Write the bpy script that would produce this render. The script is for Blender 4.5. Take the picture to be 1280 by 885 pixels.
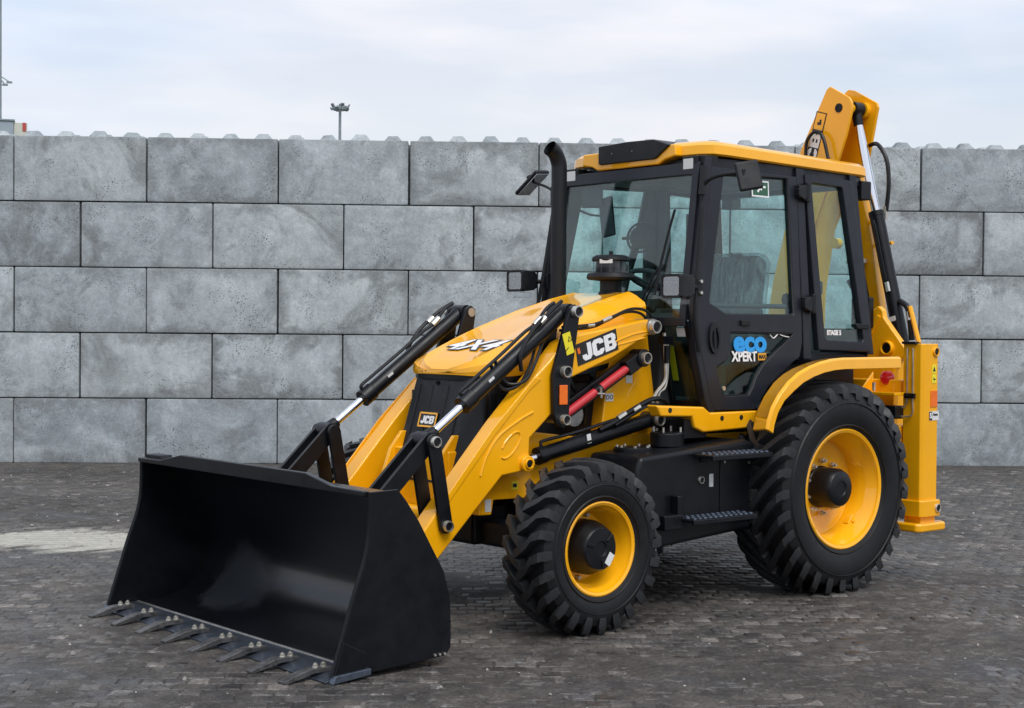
import bpy, bmesh, math, random
import numpy as np
from mathutils import Vector, Matrix
from mathutils.geometry import tessellate_polygon

random.seed(7)
rng = np.random.default_rng(11)
rad = math.radians
scene = bpy.context.scene
for o in list(bpy.data.objects):
    bpy.data.objects.remove(o, do_unlink=True)
COL = scene.collection

# ------------------------------------------------------------------ camera
cam_data = bpy.data.cameras.new('camera')
cam = bpy.data.objects.new('camera', cam_data)
COL.objects.link(cam)
cam_data.sensor_width = 36.0
cam_data.lens = 1906.04 / 1280 * 36.0
cam_data.clip_start = 0.1
cam_data.clip_end = 2000
YAW, PITCH, ROLL = rad(-130.039), rad(-0.910), rad(0.4577)
F = Vector((math.cos(PITCH) * math.cos(YAW), math.cos(PITCH) * math.sin(YAW), math.sin(PITCH)))
Rv = Vector((math.sin(YAW), -math.cos(YAW), 0))
Uv = Rv.cross(F)
R2 = Rv * math.cos(ROLL) + Uv * math.sin(ROLL)
U2 = Uv * math.cos(ROLL) - Rv * math.sin(ROLL)
m = Matrix((R2, U2, -F)).transposed().to_4x4()
m.translation = Vector((7.914, 7.2006, 1.672))
cam.matrix_world = m
scene.camera = cam

# ------------------------------------------------------------------ sky and sun
SUN_AZ = rad(72)      # direction towards the sun, measured from +x to +y
SUN_EL = rad(55)
world = bpy.data.worlds.new('World')
scene.world = world
world.use_nodes = True
wt = world.node_tree
wn, wl = wt.nodes, wt.links
wn.clear()
out = wn.new('ShaderNodeOutputWorld')
sky = wn.new('ShaderNodeTexSky')
sky.sky_type = 'NISHITA'
sky.sun_disc = False
sky.sun_elevation = SUN_EL
sky.sun_rotation = math.pi / 2 - SUN_AZ
sky.air_density = 1.0
sky.dust_density = 2.0
bg1 = wn.new('ShaderNodeBackground')
bg1.inputs['Strength'].default_value = 0.09
wl.new(sky.outputs[0], bg1.inputs['Color'])
# layered overcast: soft, long bands of thin cloud
tc = wn.new('ShaderNodeTexCoord')
mp = wn.new('ShaderNodeMapping')
mp.inputs['Scale'].default_value = (1.3, 1.3, 6.0)
wl.new(tc.outputs['Generated'], mp.inputs['Vector'])
n1 = wn.new('ShaderNodeTexNoise')
n1.inputs['Scale'].default_value = 2.6
n1.inputs['Detail'].default_value = 5
n1.inputs['Roughness'].default_value = 0.5
wl.new(mp.outputs[0], n1.inputs['Vector'])
r1 = wn.new('ShaderNodeValToRGB')
r1.color_ramp.elements[0].position = 0.36
r1.color_ramp.elements[0].color = (0.62, 0.62, 0.62, 1)
r1.color_ramp.elements[1].position = 0.60
r1.color_ramp.elements[1].color = (0.97, 0.97, 0.97, 1)
wl.new(n1.outputs['Fac'], r1.inputs['Fac'])
n2 = wn.new('ShaderNodeTexNoise')
n2.inputs['Scale'].default_value = 1.7
n2.inputs['Detail'].default_value = 4
wl.new(mp.outputs[0], n2.inputs['Vector'])
r2 = wn.new('ShaderNodeValToRGB')
r2.color_ramp.elements[0].position = 0.35
r2.color_ramp.elements[0].color = (0.55, 0.68, 0.87, 1)
r2.color_ramp.elements[1].position = 0.62
r2.color_ramp.elements[1].color = (0.85, 0.835, 0.865, 1)
wl.new(n2.outputs['Fac'], r2.inputs['Fac'])
bg2 = wn.new('ShaderNodeBackground')
bg2.inputs['Strength'].default_value = 0.72
sepz = wn.new('ShaderNodeSeparateXYZ')
wl.new(tc.outputs['Generated'], sepz.inputs[0])
mz = wn.new('ShaderNodeMapRange')
mz.inputs[1].default_value, mz.inputs[2].default_value = 0.02, 0.22
mz.inputs[3].default_value, mz.inputs[4].default_value = 0.65, 0.0
wl.new(sepz.outputs[2], mz.inputs[0])
mh = wn.new('ShaderNodeMix')
mh.data_type = 'RGBA'
wl.new(mz.outputs[0], mh.inputs[0])
wl.new(r2.outputs['Color'], mh.inputs[6])
mh.inputs[7].default_value = (0.83, 0.805, 0.815, 1)      # warm paler cloud low down
wl.new(mh.outputs[2], bg2.inputs['Color'])
mx = wn.new('ShaderNodeMixShader')
wl.new(r1.outputs['Color'], mx.inputs['Fac'])
wl.new(bg1.outputs[0], mx.inputs[1])
wl.new(bg2.outputs[0], mx.inputs[2])
wl.new(mx.outputs[0], out.inputs['Surface'])

sun_data = bpy.data.lights.new('sun', 'SUN')
sun_data.energy = 1.5
sun_data.angle = rad(35)
sun_data.color = (1.0, 0.965, 0.92)
sun = bpy.data.objects.new('sun', sun_data)
COL.objects.link(sun)
sd = Vector((math.cos(SUN_EL) * math.cos(SUN_AZ), math.cos(SUN_EL) * math.sin(SUN_AZ), math.sin(SUN_EL)))
sun.rotation_euler = sd.to_track_quat('Z', 'Y').to_euler()

scene.view_settings.view_transform = 'Standard'
scene.view_settings.look = 'None'
scene.view_settings.exposure = 0.70
scene.view_settings.gamma = 1.0
scene.view_settings.use_curve_mapping = False

# ------------------------------------------------------------------ materials
def new_mat(name):
    mt = bpy.data.materials.new(name)
    mt.use_nodes = True
    nt = mt.node_tree
    b = nt.nodes['Principled BSDF']
    return mt, nt, b

def N(nt, kind, **kw):
    n = nt.nodes.new(kind)
    for k, v in kw.items():
        if k.startswith('i_'):
            n.inputs[k[2:].replace('_', ' ')].default_value = v
        else:
            setattr(n, k, v)
    return n

def ramp(nt, src, p0, c0, p1, c1):
    r = nt.nodes.new('ShaderNodeValToRGB')
    e = r.color_ramp.elements
    e[0].position, e[0].color = p0, (*c0, 1)
    e[1].position, e[1].color = p1, (*c1, 1)
    nt.links.new(src, r.inputs['Fac'])
    return r.outputs['Color']

def mixc(nt, fac, a, b, blend='MIX'):
    n = nt.nodes.new('ShaderNodeMix')
    n.data_type = 'RGBA'
    n.blend_type = blend
    for sock, val in ((n.inputs[0], fac), (n.inputs[6], a), (n.inputs[7], b)):
        if hasattr(val, 'links'):
            nt.links.new(val, sock)
        elif isinstance(val, (int, float)):
            sock.default_value = val
        else:
            sock.default_value = (*val, 1)
    return n.outputs[2]

def noise(nt, vec, scale, detail=4, rough=0.55, dist=0.0):
    n = N(nt, 'ShaderNodeTexNoise')
    n.inputs['Scale'].default_value = scale
    n.inputs['Detail'].default_value = detail
    n.inputs['Roughness'].default_value = rough
    n.inputs['Distortion'].default_value = dist
    if vec is not None:
        nt.links.new(vec, n.inputs['Vector'])
    return n.outputs['Fac']

def bump(nt, b, height, strength, dist=0.01):
    n = N(nt, 'ShaderNodeBump')
    n.inputs['Strength'].default_value = strength
    n.inputs['Distance'].default_value = dist
    nt.links.new(height, n.inputs['Height'])
    nt.links.new(n.outputs[0], b.inputs['Normal'])

def paint(name, col, rough=0.35, coat=0.0, metallic=0.0, var=0.12, scale=3.0, grain=0.0, spec=0.5, dust=None):
    mt, nt, b = new_mat(name)
    co = N(nt, 'ShaderNodeTexCoord').outputs['Object']
    f = noise(nt, co, scale, 6, 0.65)
    lo = tuple(c * (1 - var) for c in col)
    hi = tuple(min(1, c * (1 + var)) for c in col)
    c = ramp(nt, f, 0.3, lo, 0.7, hi)
    if dust:
        fd = noise(nt, co, 9.0, 8, 0.7)
        rd = ramp(nt, fd, 0.52, (0, 0, 0), 0.78, (dust[1],) * 3)
        c = mixc(nt, rd, c, dust[0])
    nt.links.new(c, b.inputs['Base Color'])
    fr = noise(nt, co, scale * 4, 5, 0.6)
    mr = N(nt, 'ShaderNodeMapRange')
    mr.inputs[1].default_value, mr.inputs[2].default_value = 0.3, 0.7
    mr.inputs[3].default_value, mr.inputs[4].default_value = rough * 0.8, min(1, rough * 1.25)
    nt.links.new(fr, mr.inputs[0])
    nt.links.new(mr.outputs[0], b.inputs['Roughness'])
    b.inputs['Metallic'].default_value = metallic
    b.inputs['Specular IOR Level'].default_value = spec
    if coat:
        b.inputs['Coat Weight'].default_value = coat
        b.inputs['Coat Roughness'].default_value = 0.07
        b.inputs['Coat IOR'].default_value = 1.52
    if grain:
        bump(nt, b, noise(nt, co, 60, 3), grain, 0.003)
    return mt

M = {}
M['yellow'] = paint('yellow_paint', (0.90, 0.415, 0.004), 0.40, coat=1.0, var=0.05, grain=0.02, spec=0.10)
M['black'] = paint('black_paint', (0.0045, 0.0055, 0.0075), 0.36, var=0.25, grain=0.04, spec=0.32)
M['bucket'] = paint('bucket_black_paint', (0.0035, 0.0045, 0.0065), 0.33, var=0.4, scale=2.5, grain=0.05, spec=0.30,
                    dust=((0.03, 0.031, 0.034), 0.14))
M['plastic'] = paint('dark_plastic', (0.0075, 0.0085, 0.011), 0.50, var=0.15, grain=0.08, spec=0.35)
M['cabgrey'] = paint('dark_grey_cab_paint', (0.010, 0.0125, 0.0185), 0.40, var=0.12, grain=0.03, spec=0.38)
M['rubber'] = paint('tyre_rubber', (0.0055, 0.0058, 0.0068), 0.50, var=0.3, scale=6, grain=0.15, spec=0.35, dust=((0.03, 0.029, 0.028), 0.18))
M['tread'] = paint('tyre_tread_rubber', (0.017, 0.018, 0.020), 0.50, var=0.35, scale=7, grain=0.30, spec=0.4, dust=((0.065, 0.062, 0.060), 0.35))
M['hose'] = paint('hose_rubber', (0.006, 0.0065, 0.008), 0.42, var=0.2, spec=0.4)
M['chrome'] = paint('chrome', (0.80, 0.82, 0.85), 0.13, metallic=1.0, var=0.03)
M['steel'] = paint('worn_steel', (0.40, 0.39, 0.37), 0.42, metallic=0.9, var=0.25, scale=20)
M['zinc'] = paint('zinc_fitting', (0.62, 0.60, 0.54), 0.35, metallic=0.85, var=0.15, scale=20)
M['edge'] = paint('cutting_edge_steel', (0.10, 0.12, 0.155), 0.34, metallic=0.75, var=0.3, scale=8)
M['tooth'] = paint('tooth_steel', (0.105, 0.105, 0.108), 0.45, metallic=0.5, var=0.6, scale=18, dust=((0.14, 0.13, 0.12), 0.4))
M['red'] = paint('red_paint', (0.52, 0.025, 0.035), 0.38, coat=0.2, var=0.1)
M['orange'] = paint('orange_reflector', (0.85, 0.16, 0.01), 0.18, coat=0.6, var=0.08, scale=40)
M['white'] = paint('white_print', (0.80, 0.80, 0.80), 0.4, var=0.03)
M['paper'] = paint('printed_label', (0.66, 0.67, 0.66), 0.5, var=0.08, scale=60)
M['ink'] = paint('black_print', (0.012, 0.012, 0.012), 0.4, var=0.05)
M['blue'] = paint('blue_print', (0.015, 0.30, 0.74), 0.4, var=0.03)
M['tab'] = paint('amber_print', (0.78, 0.36, 0.02), 0.4, var=0.03)
M['greyink'] = paint('grey_print', (0.055, 0.06, 0.065), 0.45, var=0.05)
M['bowl'] = paint('lamp_reflector', (0.48, 0.48, 0.47), 0.28, metallic=1.0, var=0.1, scale=30)
M['vane'] = paint('grey_vanes', (0.12, 0.125, 0.13), 0.5, var=0.1)
M['warn'] = paint('warning_yellow_print', (0.80, 0.68, 0.02), 0.4, var=0.03)
M['signgreen'] = paint('green_print', (0.02, 0.10, 0.05), 0.4, var=0.05)
M['pane_yellow_green'] = paint('green_reflective_strip', (0.20, 0.28, 0.01), 0.35, var=0.06, scale=30)
M['seat'] = paint('seat_fabric', (0.045, 0.05, 0.055), 0.8, var=0.2, scale=12)
M['interior'] = paint('cab_interior', (0.030, 0.033, 0.038), 0.65, var=0.15)
M['redlamp'] = paint('red_lens', (0.45, 0.01, 0.01), 0.15, coat=0.8, var=0.1)
M['mirror'] = paint('mirror_glass', (0.45, 0.48, 0.50), 0.05, metallic=1.0, var=0.02)
M['galv'] = paint('galvanised_pole', (0.24, 0.29, 0.30), 0.5, metallic=0.3, var=0.15)
M['cream'] = paint('cream_cladding', (0.52, 0.54, 0.46), 0.6, var=0.1)
M['bluegrey'] = paint('blue_grey_cladding', (0.28, 0.34, 0.38), 0.6, var=0.1)
M['redsign'] = paint('red_sign', (0.42, 0.06, 0.05), 0.5, var=0.1)

def glass(name, tint, rough=0.02, refl=1.0):
    mt = bpy.data.materials.new(name)
    mt.use_nodes = True
    nt = mt.node_tree
    nt.nodes.clear()
    o = nt.nodes.new('ShaderNodeOutputMaterial')
    tr = nt.nodes.new('ShaderNodeBsdfTransparent')
    tr.inputs[0].default_value = (*tint, 1)
    gl = nt.nodes.new('ShaderNodeBsdfGlossy')
    gl.inputs['Roughness'].default_value = rough
    gl.inputs['Color'].default_value = (refl, refl, refl, 1)
    fr = nt.nodes.new('ShaderNodeFresnel')
    gg = nt.nodes.new('ShaderNodeNewGeometry')
    mi = nt.nodes.new('ShaderNodeMapRange')
    mi.inputs[3].default_value, mi.inputs[4].default_value = 1.48, 1 / 1.48   # same reflectance on both faces of the thin pane
    nt.links.new(gg.outputs['Backfacing'], mi.inputs[0])
    nt.links.new(mi.outputs[0], fr.inputs['IOR'])
    co = nt.nodes.new('ShaderNodeTexCoord')
    nz = noise(nt, co.outputs['Object'], 2.0, 2)
    bp = nt.nodes.new('ShaderNodeBump')
    bp.inputs['Strength'].default_value = 0.05
    bp.inputs['Distance'].default_value = 0.02
    nt.links.new(nz, bp.inputs['Height'])
    nt.links.new(bp.outputs[0], gl.inputs['Normal'])
    mxs = nt.nodes.new('ShaderNodeMixShader')
    nt.links.new(fr.outputs[0], mxs.inputs[0])
    nt.links.new(tr.outputs[0], mxs.inputs[1])
    nt.links.new(gl.outputs[0], mxs.inputs[2])
    nt.links.new(mxs.outputs[0], o.inputs['Surface'])
    return mt
M['glass'] = glass('tinted_cab_glass', (0.88, 1.0, 0.99))
M['glass_low'] = glass('dark_tinted_glass', (0.76, 0.92, 0.90), 0.02, 0.55)
M['clear'] = glass('clear_plastic', (0.86, 0.88, 0.90), 0.12)
M['film'] = glass('protective_plastic_film', (0.80, 0.86, 0.88), 0.12)
_nt = M['film'].node_tree
_b = [n for n in _nt.nodes if n.type == 'BUMP'][0]
_b.inputs['Strength'].default_value = 1.0
_b.inputs['Distance'].default_value = 0.08
_nz = [n for n in _nt.nodes if n.type == 'TEX_NOISE'][0]
_nz.inputs['Scale'].default_value = 7.0
_nz.inputs['Detail'].default_value = 4
_nz.inputs['Distortion'].default_value = 1.5

_o = [n for n in _nt.nodes if n.type == 'OUTPUT_MATERIAL'][0]
_mx = [n for n in _nt.nodes if n.type == 'MIX_SHADER'][0]
_df = _nt.nodes.new('ShaderNodeBsdfDiffuse')
_df.inputs['Color'].default_value = (0.62, 0.66, 0.68, 1)
_m2 = _nt.nodes.new('ShaderNodeMixShader')
_co = _nt.nodes.new('ShaderNodeTexCoord')
_mp = _nt.nodes.new('ShaderNodeMapping')
_mp.inputs['Scale'].default_value = (3, 10, 2.2)
_nt.links.new(_co.outputs['Object'], _mp.inputs[0])
_st = noise(_nt, _mp.outputs[0], 1.6, 5, 0.6, 1.6)
_nt.links.new(ramp(_nt, _st, 0.42, (0.04, 0.04, 0.04), 0.72, (0.55, 0.55, 0.55)), _m2.inputs[0])
_nt.links.new(_mx.outputs[0], _m2.inputs[1])
_nt.links.new(_df.outputs[0], _m2.inputs[2])
_nt.links.new(_m2.outputs[0], _o.inputs['Surface'])

def lens_mat():
    mt, nt, b = new_mat('lamp_lens')
    co = N(nt, 'ShaderNodeTexCoord').outputs['Object']
    w = N(nt, 'ShaderNodeTexWave')
    w.inputs['Scale'].default_value = 14
    nt.links.new(co, w.inputs['Vector'])
    nt.links.new(ramp(nt, w.outputs['Fac'], 0.2, (0.20, 0.20, 0.20), 0.9, (0.55, 0.55, 0.54)), b.inputs['Base Color'])
    b.inputs['Metallic'].default_value = 0.95
    b.inputs['Roughness'].default_value = 0.16
    b.inputs['Coat Weight'].default_value = 1.0
    bump(nt, b, w.outputs['Fac'], 0.4, 0.006)
    return mt
M['lens'] = lens_mat()

def concrete_mat():
    mt, nt, b = new_mat('cast_concrete')
    tcn = N(nt, 'ShaderNodeTexCoord')
    oi = N(nt, 'ShaderNodeObjectInfo')
    off = N(nt, 'ShaderNodeVectorMath', operation='MULTIPLY_ADD')
    comb = N(nt, 'ShaderNodeCombineXYZ')
    for k in range(3):
        nt.links.new(oi.outputs['Random'], comb.inputs[k])
    nt.links.new(comb.outputs[0], off.inputs[0])
    off.inputs[1].default_value = (37.0, 91.0, 53.0)
    nt.links.new(tcn.outputs['Object'], off.inputs[2])
    v = off.outputs[0]
    big = noise(nt, v, 1.5, 5, 0.6, 1.4)
    c = ramp(nt, big, 0.32, (0.290, 0.325, 0.342), 0.66, (0.430, 0.475, 0.495))
    # brightness and warmth of each casting
    per = ramp(nt, oi.outputs['Random'], 0.0, (0.76, 0.77, 0.78), 1.0, (1.16, 1.14, 1.11))
    c = mixc(nt, 1.0, c, per, 'MULTIPLY')
    # dark blurred rim left by the mould, broken up by noise
    sep = N(nt, 'ShaderNodeSeparateXYZ')
    nt.links.new(tcn.outputs['Object'], sep.inputs[0])
    def edge(sock, half):
        a = N(nt, 'ShaderNodeMath', operation='ABSOLUTE')
        nt.links.new(sock, a.inputs[0])
        s = N(nt, 'ShaderNodeMath', operation='SUBTRACT')
        s.inputs[0].default_value = half
        nt.links.new(a.outputs[0], s.inputs[1])
        return s.outputs[0]
    mn = N(nt, 'ShaderNodeMath', operation='MINIMUM')
    nt.links.new(edge(sep.outputs[0], 0.795), mn.inputs[0])
    nt.links.new(edge(sep.outputs[2], 0.397), mn.inputs[1])
    wob = noise(nt, v, 3.0, 5, 0.6, 0.8)
    ad = N(nt, 'ShaderNodeMath', operation='MULTIPLY_ADD')
    nt.links.new(wob, ad.inputs[0])
    ad.inputs[1].default_value = 0.55
    nt.links.new(mn.outputs[0], ad.inputs[2])
    rim = ramp(nt, ad.outputs[0], 0.30, (1, 1, 1), 0.43, (0, 0, 0))
    rmul = N(nt, 'ShaderNodeMath', operation='MULTIPLY')
    nt.links.new(rim, rmul.inputs[0])
    rr = N(nt, 'ShaderNodeMath', operation='MULTIPLY')
    nt.links.new(oi.outputs['Random'], rr.inputs[0])
    rr.inputs[1].default_value = 7.31
    fr = N(nt, 'ShaderNodeMath', operation='FRACT')
    nt.links.new(rr.outputs[0], fr.inputs[0])
    rs = N(nt, 'ShaderNodeMath', operation='MULTIPLY')
    nt.links.new(fr.outputs[0], rs.inputs[0])
    rs.inputs[1].default_value = 0.95
    nt.links.new(rs.outputs[0], rmul.inputs[1])
    c = mixc(nt, rmul.outputs[0], c, (0.165, 0.175, 0.180))
    # pale bleed lines where cement paste ran: thin band of a distorted noise
    ln = noise(nt, v, 2.1, 3, 0.5, 2.2)
    band = N(nt, 'ShaderNodeMath', operation='SUBTRACT')
    nt.links.new(ln, band.inputs[0])
    band.inputs[1].default_value = 0.5
    bab = N(nt, 'ShaderNodeMath', operation='ABSOLUTE')
    nt.links.new(band.outputs[0], bab.inputs[0])
    bl = ramp(nt, bab.outputs[0], 0.0, (0.26, 0.26, 0.26), 0.026, (0, 0, 0))
    c = mixc(nt, bl, c, (0.46, 0.53, 0.58))
    # brownish grey weather stains in islands
    stn = noise(nt, v, 1.15, 6, 0.68, 1.0)
    c = mixc(nt, ramp(nt, stn, 0.53, (0, 0, 0), 0.63, (0.66, 0.66, 0.66)), c, (0.170, 0.182, 0.188))
    pale_patch = noise(nt, v, 0.9, 4, 0.6, 1.8)  # whitish patches in the concrete itself
    c = mixc(nt, ramp(nt, pale_patch, 0.55, (0, 0, 0), 0.68, (0.50, 0.50, 0.50)), c, (0.50, 0.54, 0.56))
    # vertical run marks
    mp2 = N(nt, 'ShaderNodeMapping')
    mp2.inputs['Scale'].default_value = (9, 9, 0.8)
    nt.links.new(v, mp2.inputs[0])
    runs = noise(nt, mp2.outputs[0], 1.6, 4, 0.6)
    c = mixc(nt, ramp(nt, runs, 0.55, (0, 0, 0), 0.75, (0.28, 0.28, 0.28)), c, (0.23, 0.25, 0.265))
    # clustered air holes
    vo = N(nt, 'ShaderNodeTexVoronoi')
    vo.inputs['Scale'].default_value = 34
    nt.links.new(v, vo.inputs['Vector'])
    holes = ramp(nt, vo.outputs['Distance'], 0.18, (1, 1, 1), 0.30, (0, 0, 0))
    clus = ramp(nt, noise(nt, v, 2.6, 4, 0.6), 0.52, (0, 0, 0), 0.62, (1, 1, 1))
    hm = mixc(nt, 1.0, holes, clus, 'MULTIPLY')
    c = mixc(nt, hm, c, (0.10, 0.105, 0.11))
    fine = noise(nt, v, 38, 5, 0.7)
    c = mixc(nt, 1.0, c, ramp(nt, fine, 0.25, (0.78, 0.78, 0.78), 0.75, (1.16, 1.16, 1.16)), 'MULTIPLY')
    c = mixc(nt, 1.0, c, ramp(nt, noise(nt, v, 9, 6, 0.7, 0.6), 0.3, (0.84, 0.84, 0.84), 0.7, (1.12, 1.12, 1.12)), 'MULTIPLY')
    nt.links.new(c, b.inputs['Base Color'])
    b.inputs['Roughness'].default_value = 0.85
    b.inputs['Specular IOR Level'].default_value = 0.25
    hsum = N(nt, 'ShaderNodeMath', operation='MULTIPLY_ADD')
    nt.links.new(hm, hsum.inputs[0])
    hsum.inputs[1].default_value = -1.2
    nt.links.new(fine, hsum.inputs[2])
    bump(nt, b, hsum.outputs[0], 0.35, 0.006)
    return mt
M['concrete'] = concrete_mat()

WALL_DIR = Vector((math.cos(rad(142.733)), math.sin(rad(142.733)), 0))
WALL_ORG = Vector((0.633, -10.890, 0))
WALL_NRM = Vector((-WALL_DIR.y, WALL_DIR.x, 0))
if WALL_NRM.dot(cam.location - WALL_ORG) < 0:
    WALL_NRM = -WALL_NRM

def ground_col(nt, co):
    """sand spill, tyre dirt and damp: stains of the yard, in world metres"""
    big = noise(nt, co, 0.55, 5, 0.6, 0.6)
    c = ramp(nt, big, 0.34, (0.046, 0.042, 0.039), 0.66, (0.090, 0.083, 0.076))
    mid = noise(nt, co, 4.0, 7, 0.72)
    c = mixc(nt, 1.0, c, ramp(nt, mid, 0.38, (0.62, 0.62, 0.64), 0.62, (1.36, 1.34, 1.30)), 'MULTIPLY')
    damp = noise(nt, co, 1.1, 4, 0.6, 0.5)
    c = mixc(nt, ramp(nt, damp, 0.55, (0, 0, 0), 0.70, (0.45, 0.45, 0.45)), c, (0.066, 0.072, 0.082))
    fine = noise(nt, co, 55, 6, 0.8)
    c = mixc(nt, 1.0, c, ramp(nt, fine, 0.38, (0.50, 0.50, 0.51), 0.63, (1.62, 1.60, 1.56)), 'MULTIPLY')
    fk = noise(nt, co, 13, 5, 0.75, 0.4)
    c = mixc(nt, ramp(nt, fk, 0.56, (0, 0, 0), 0.66, (0.75, 0.75, 0.75)), c, (0.19, 0.185, 0.175))
    dk = noise(nt, co, 7, 5, 0.7, 0.4)
    c = mixc(nt, ramp(nt, dk, 0.55, (0, 0, 0), 0.66, (0.70, 0.70, 0.70)), c, (0.030, 0.030, 0.031))
    # pale spilled sand near the wall
    mp = N(nt, 'ShaderNodeMapping')
    mp.vector_type = 'TEXTURE'
    mp.inputs['Location'].default_value = (2.70, -4.00, 0)
    mp.inputs['Rotation'].default_value = (0, 0, rad(142.7))
    mp.inputs['Scale'].default_value = (1.40, 0.72, 1)
    nt.links.new(co, mp.inputs[0])
    ln = N(nt, 'ShaderNodeVectorMath', operation='LENGTH')
    nt.links.new(mp.outputs[0], ln.inputs[0])
    mps = N(nt, 'ShaderNodeMapping')
    mps.inputs['Rotation'].default_value = (0, 0, rad(-142.7))
    mps.inputs['Scale'].default_value = (0.7, 2.2, 1)
    nt.links.new(co, mps.inputs[0])
    w = noise(nt, mps.outputs[0], 1.6, 7, 0.68, 0.5)
    ad = N(nt, 'ShaderNodeMath', operation='MULTIPLY_ADD')
    nt.links.new(w, ad.inputs[0])
    ad.inputs[1].default_value = 3.0
    nt.links.new(ln.outputs['Value'], ad.inputs[2])
    return c, ad.outputs[0]

def dirt_mat():
    mt, nt, b = new_mat('trodden_dirt')
    co = N(nt, 'ShaderNodeNewGeometry').outputs['Position']
    c, sd_ = ground_col(nt, co)
    mr = N(nt, 'ShaderNodeMapRange')
    mr.inputs[1].default_value, mr.inputs[2].default_value = 2.02, 2.46
    mr.inputs[3].default_value, mr.inputs[4].default_value = 1.0, 0.0
    nt.links.new(sd_, mr.inputs[0])
    fs = noise(nt, co, 9, 6, 0.7)
    c = mixc(nt, mr.outputs[0], c, ramp(nt, fs, 0.3, (0.30, 0.29, 0.25), 0.7, (0.50, 0.48, 0.42)))
    nt.links.new(c, b.inputs['Base Color'])
    rg = noise(nt, co, 1.1, 4, 0.6, 0.5)
    mr2 = N(nt, 'ShaderNodeMapRange')
    mr2.inputs[1].default_value, mr2.inputs[2].default_value = 0.5, 0.72
    mr2.inputs[3].default_value, mr2.inputs[4].default_value = 0.74, 0.40
    nt.links.new(rg, mr2.inputs[0])
    nt.links.new(mr2.outputs[0], b.inputs['Roughness'])
    b.inputs['Specular IOR Level'].default_value = 0.35
    bump(nt, b, noise(nt, co, 70, 6, 0.8), 0.55, 0.012)
    return mt
M['dirt'] = dirt_mat()

def paver_mat():
    mt, nt, b = new_mat('worn_paving_brick')
    geo = N(nt, 'ShaderNodeNewGeometry')
    co = geo.outputs['Position']
    c, sd_ = ground_col(nt, co)
    isl = geo.outputs['Random Per Island']
    oi = N(nt, 'ShaderNodeObjectInfo').outputs['Random']
    ad = N(nt, 'ShaderNodeMath', operation='ADD')
    nt.links.new(isl, ad.inputs[0])
    nt.links.new(oi, ad.inputs[1])
    fr = N(nt, 'ShaderNodeMath', operation='FRACT')
    nt.links.new(ad.outputs[0], fr.inputs[0])
    per = ramp(nt, fr.outputs[0], 0.0, (0.82, 0.82, 0.84), 1.0, (2.1, 2.1, 2.12))
    pe = per.node.color_ramp.elements.new(0.78)
    pe.color = (1.25, 1.26, 1.28, 1)
    c = mixc(nt, 1.0, c, per, 'MULTIPLY')
    mr = N(nt, 'ShaderNodeMapRange')
    mr.inputs[1].default_value, mr.inputs[2].default_value = 2.02, 2.46
    mr.inputs[3].default_value, mr.inputs[4].default_value = 0.9, 0.0
    nt.links.new(sd_, mr.inputs[0])
    c = mixc(nt, mr.outputs[0], c, (0.42, 0.405, 0.355))
    nt.links.new(c, b.inputs['Base Color'])
    mr2 = N(nt, 'ShaderNodeMapRange')
    mr2.inputs[3].default_value, mr2.inputs[4].default_value = 0.34, 0.66
    nt.links.new(fr.outputs[0], mr2.inputs[0])
    nt.links.new(mr2.outputs[0], b.inputs['Roughness'])
    bump(nt, b, noise(nt, co, 45, 6, 0.75), 0.5, 0.008)
    return mt
M['paver'] = paver_mat()

# ------------------------------------------------------------------ mesh helpers
def V(*a):
    return Vector(a)

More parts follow.
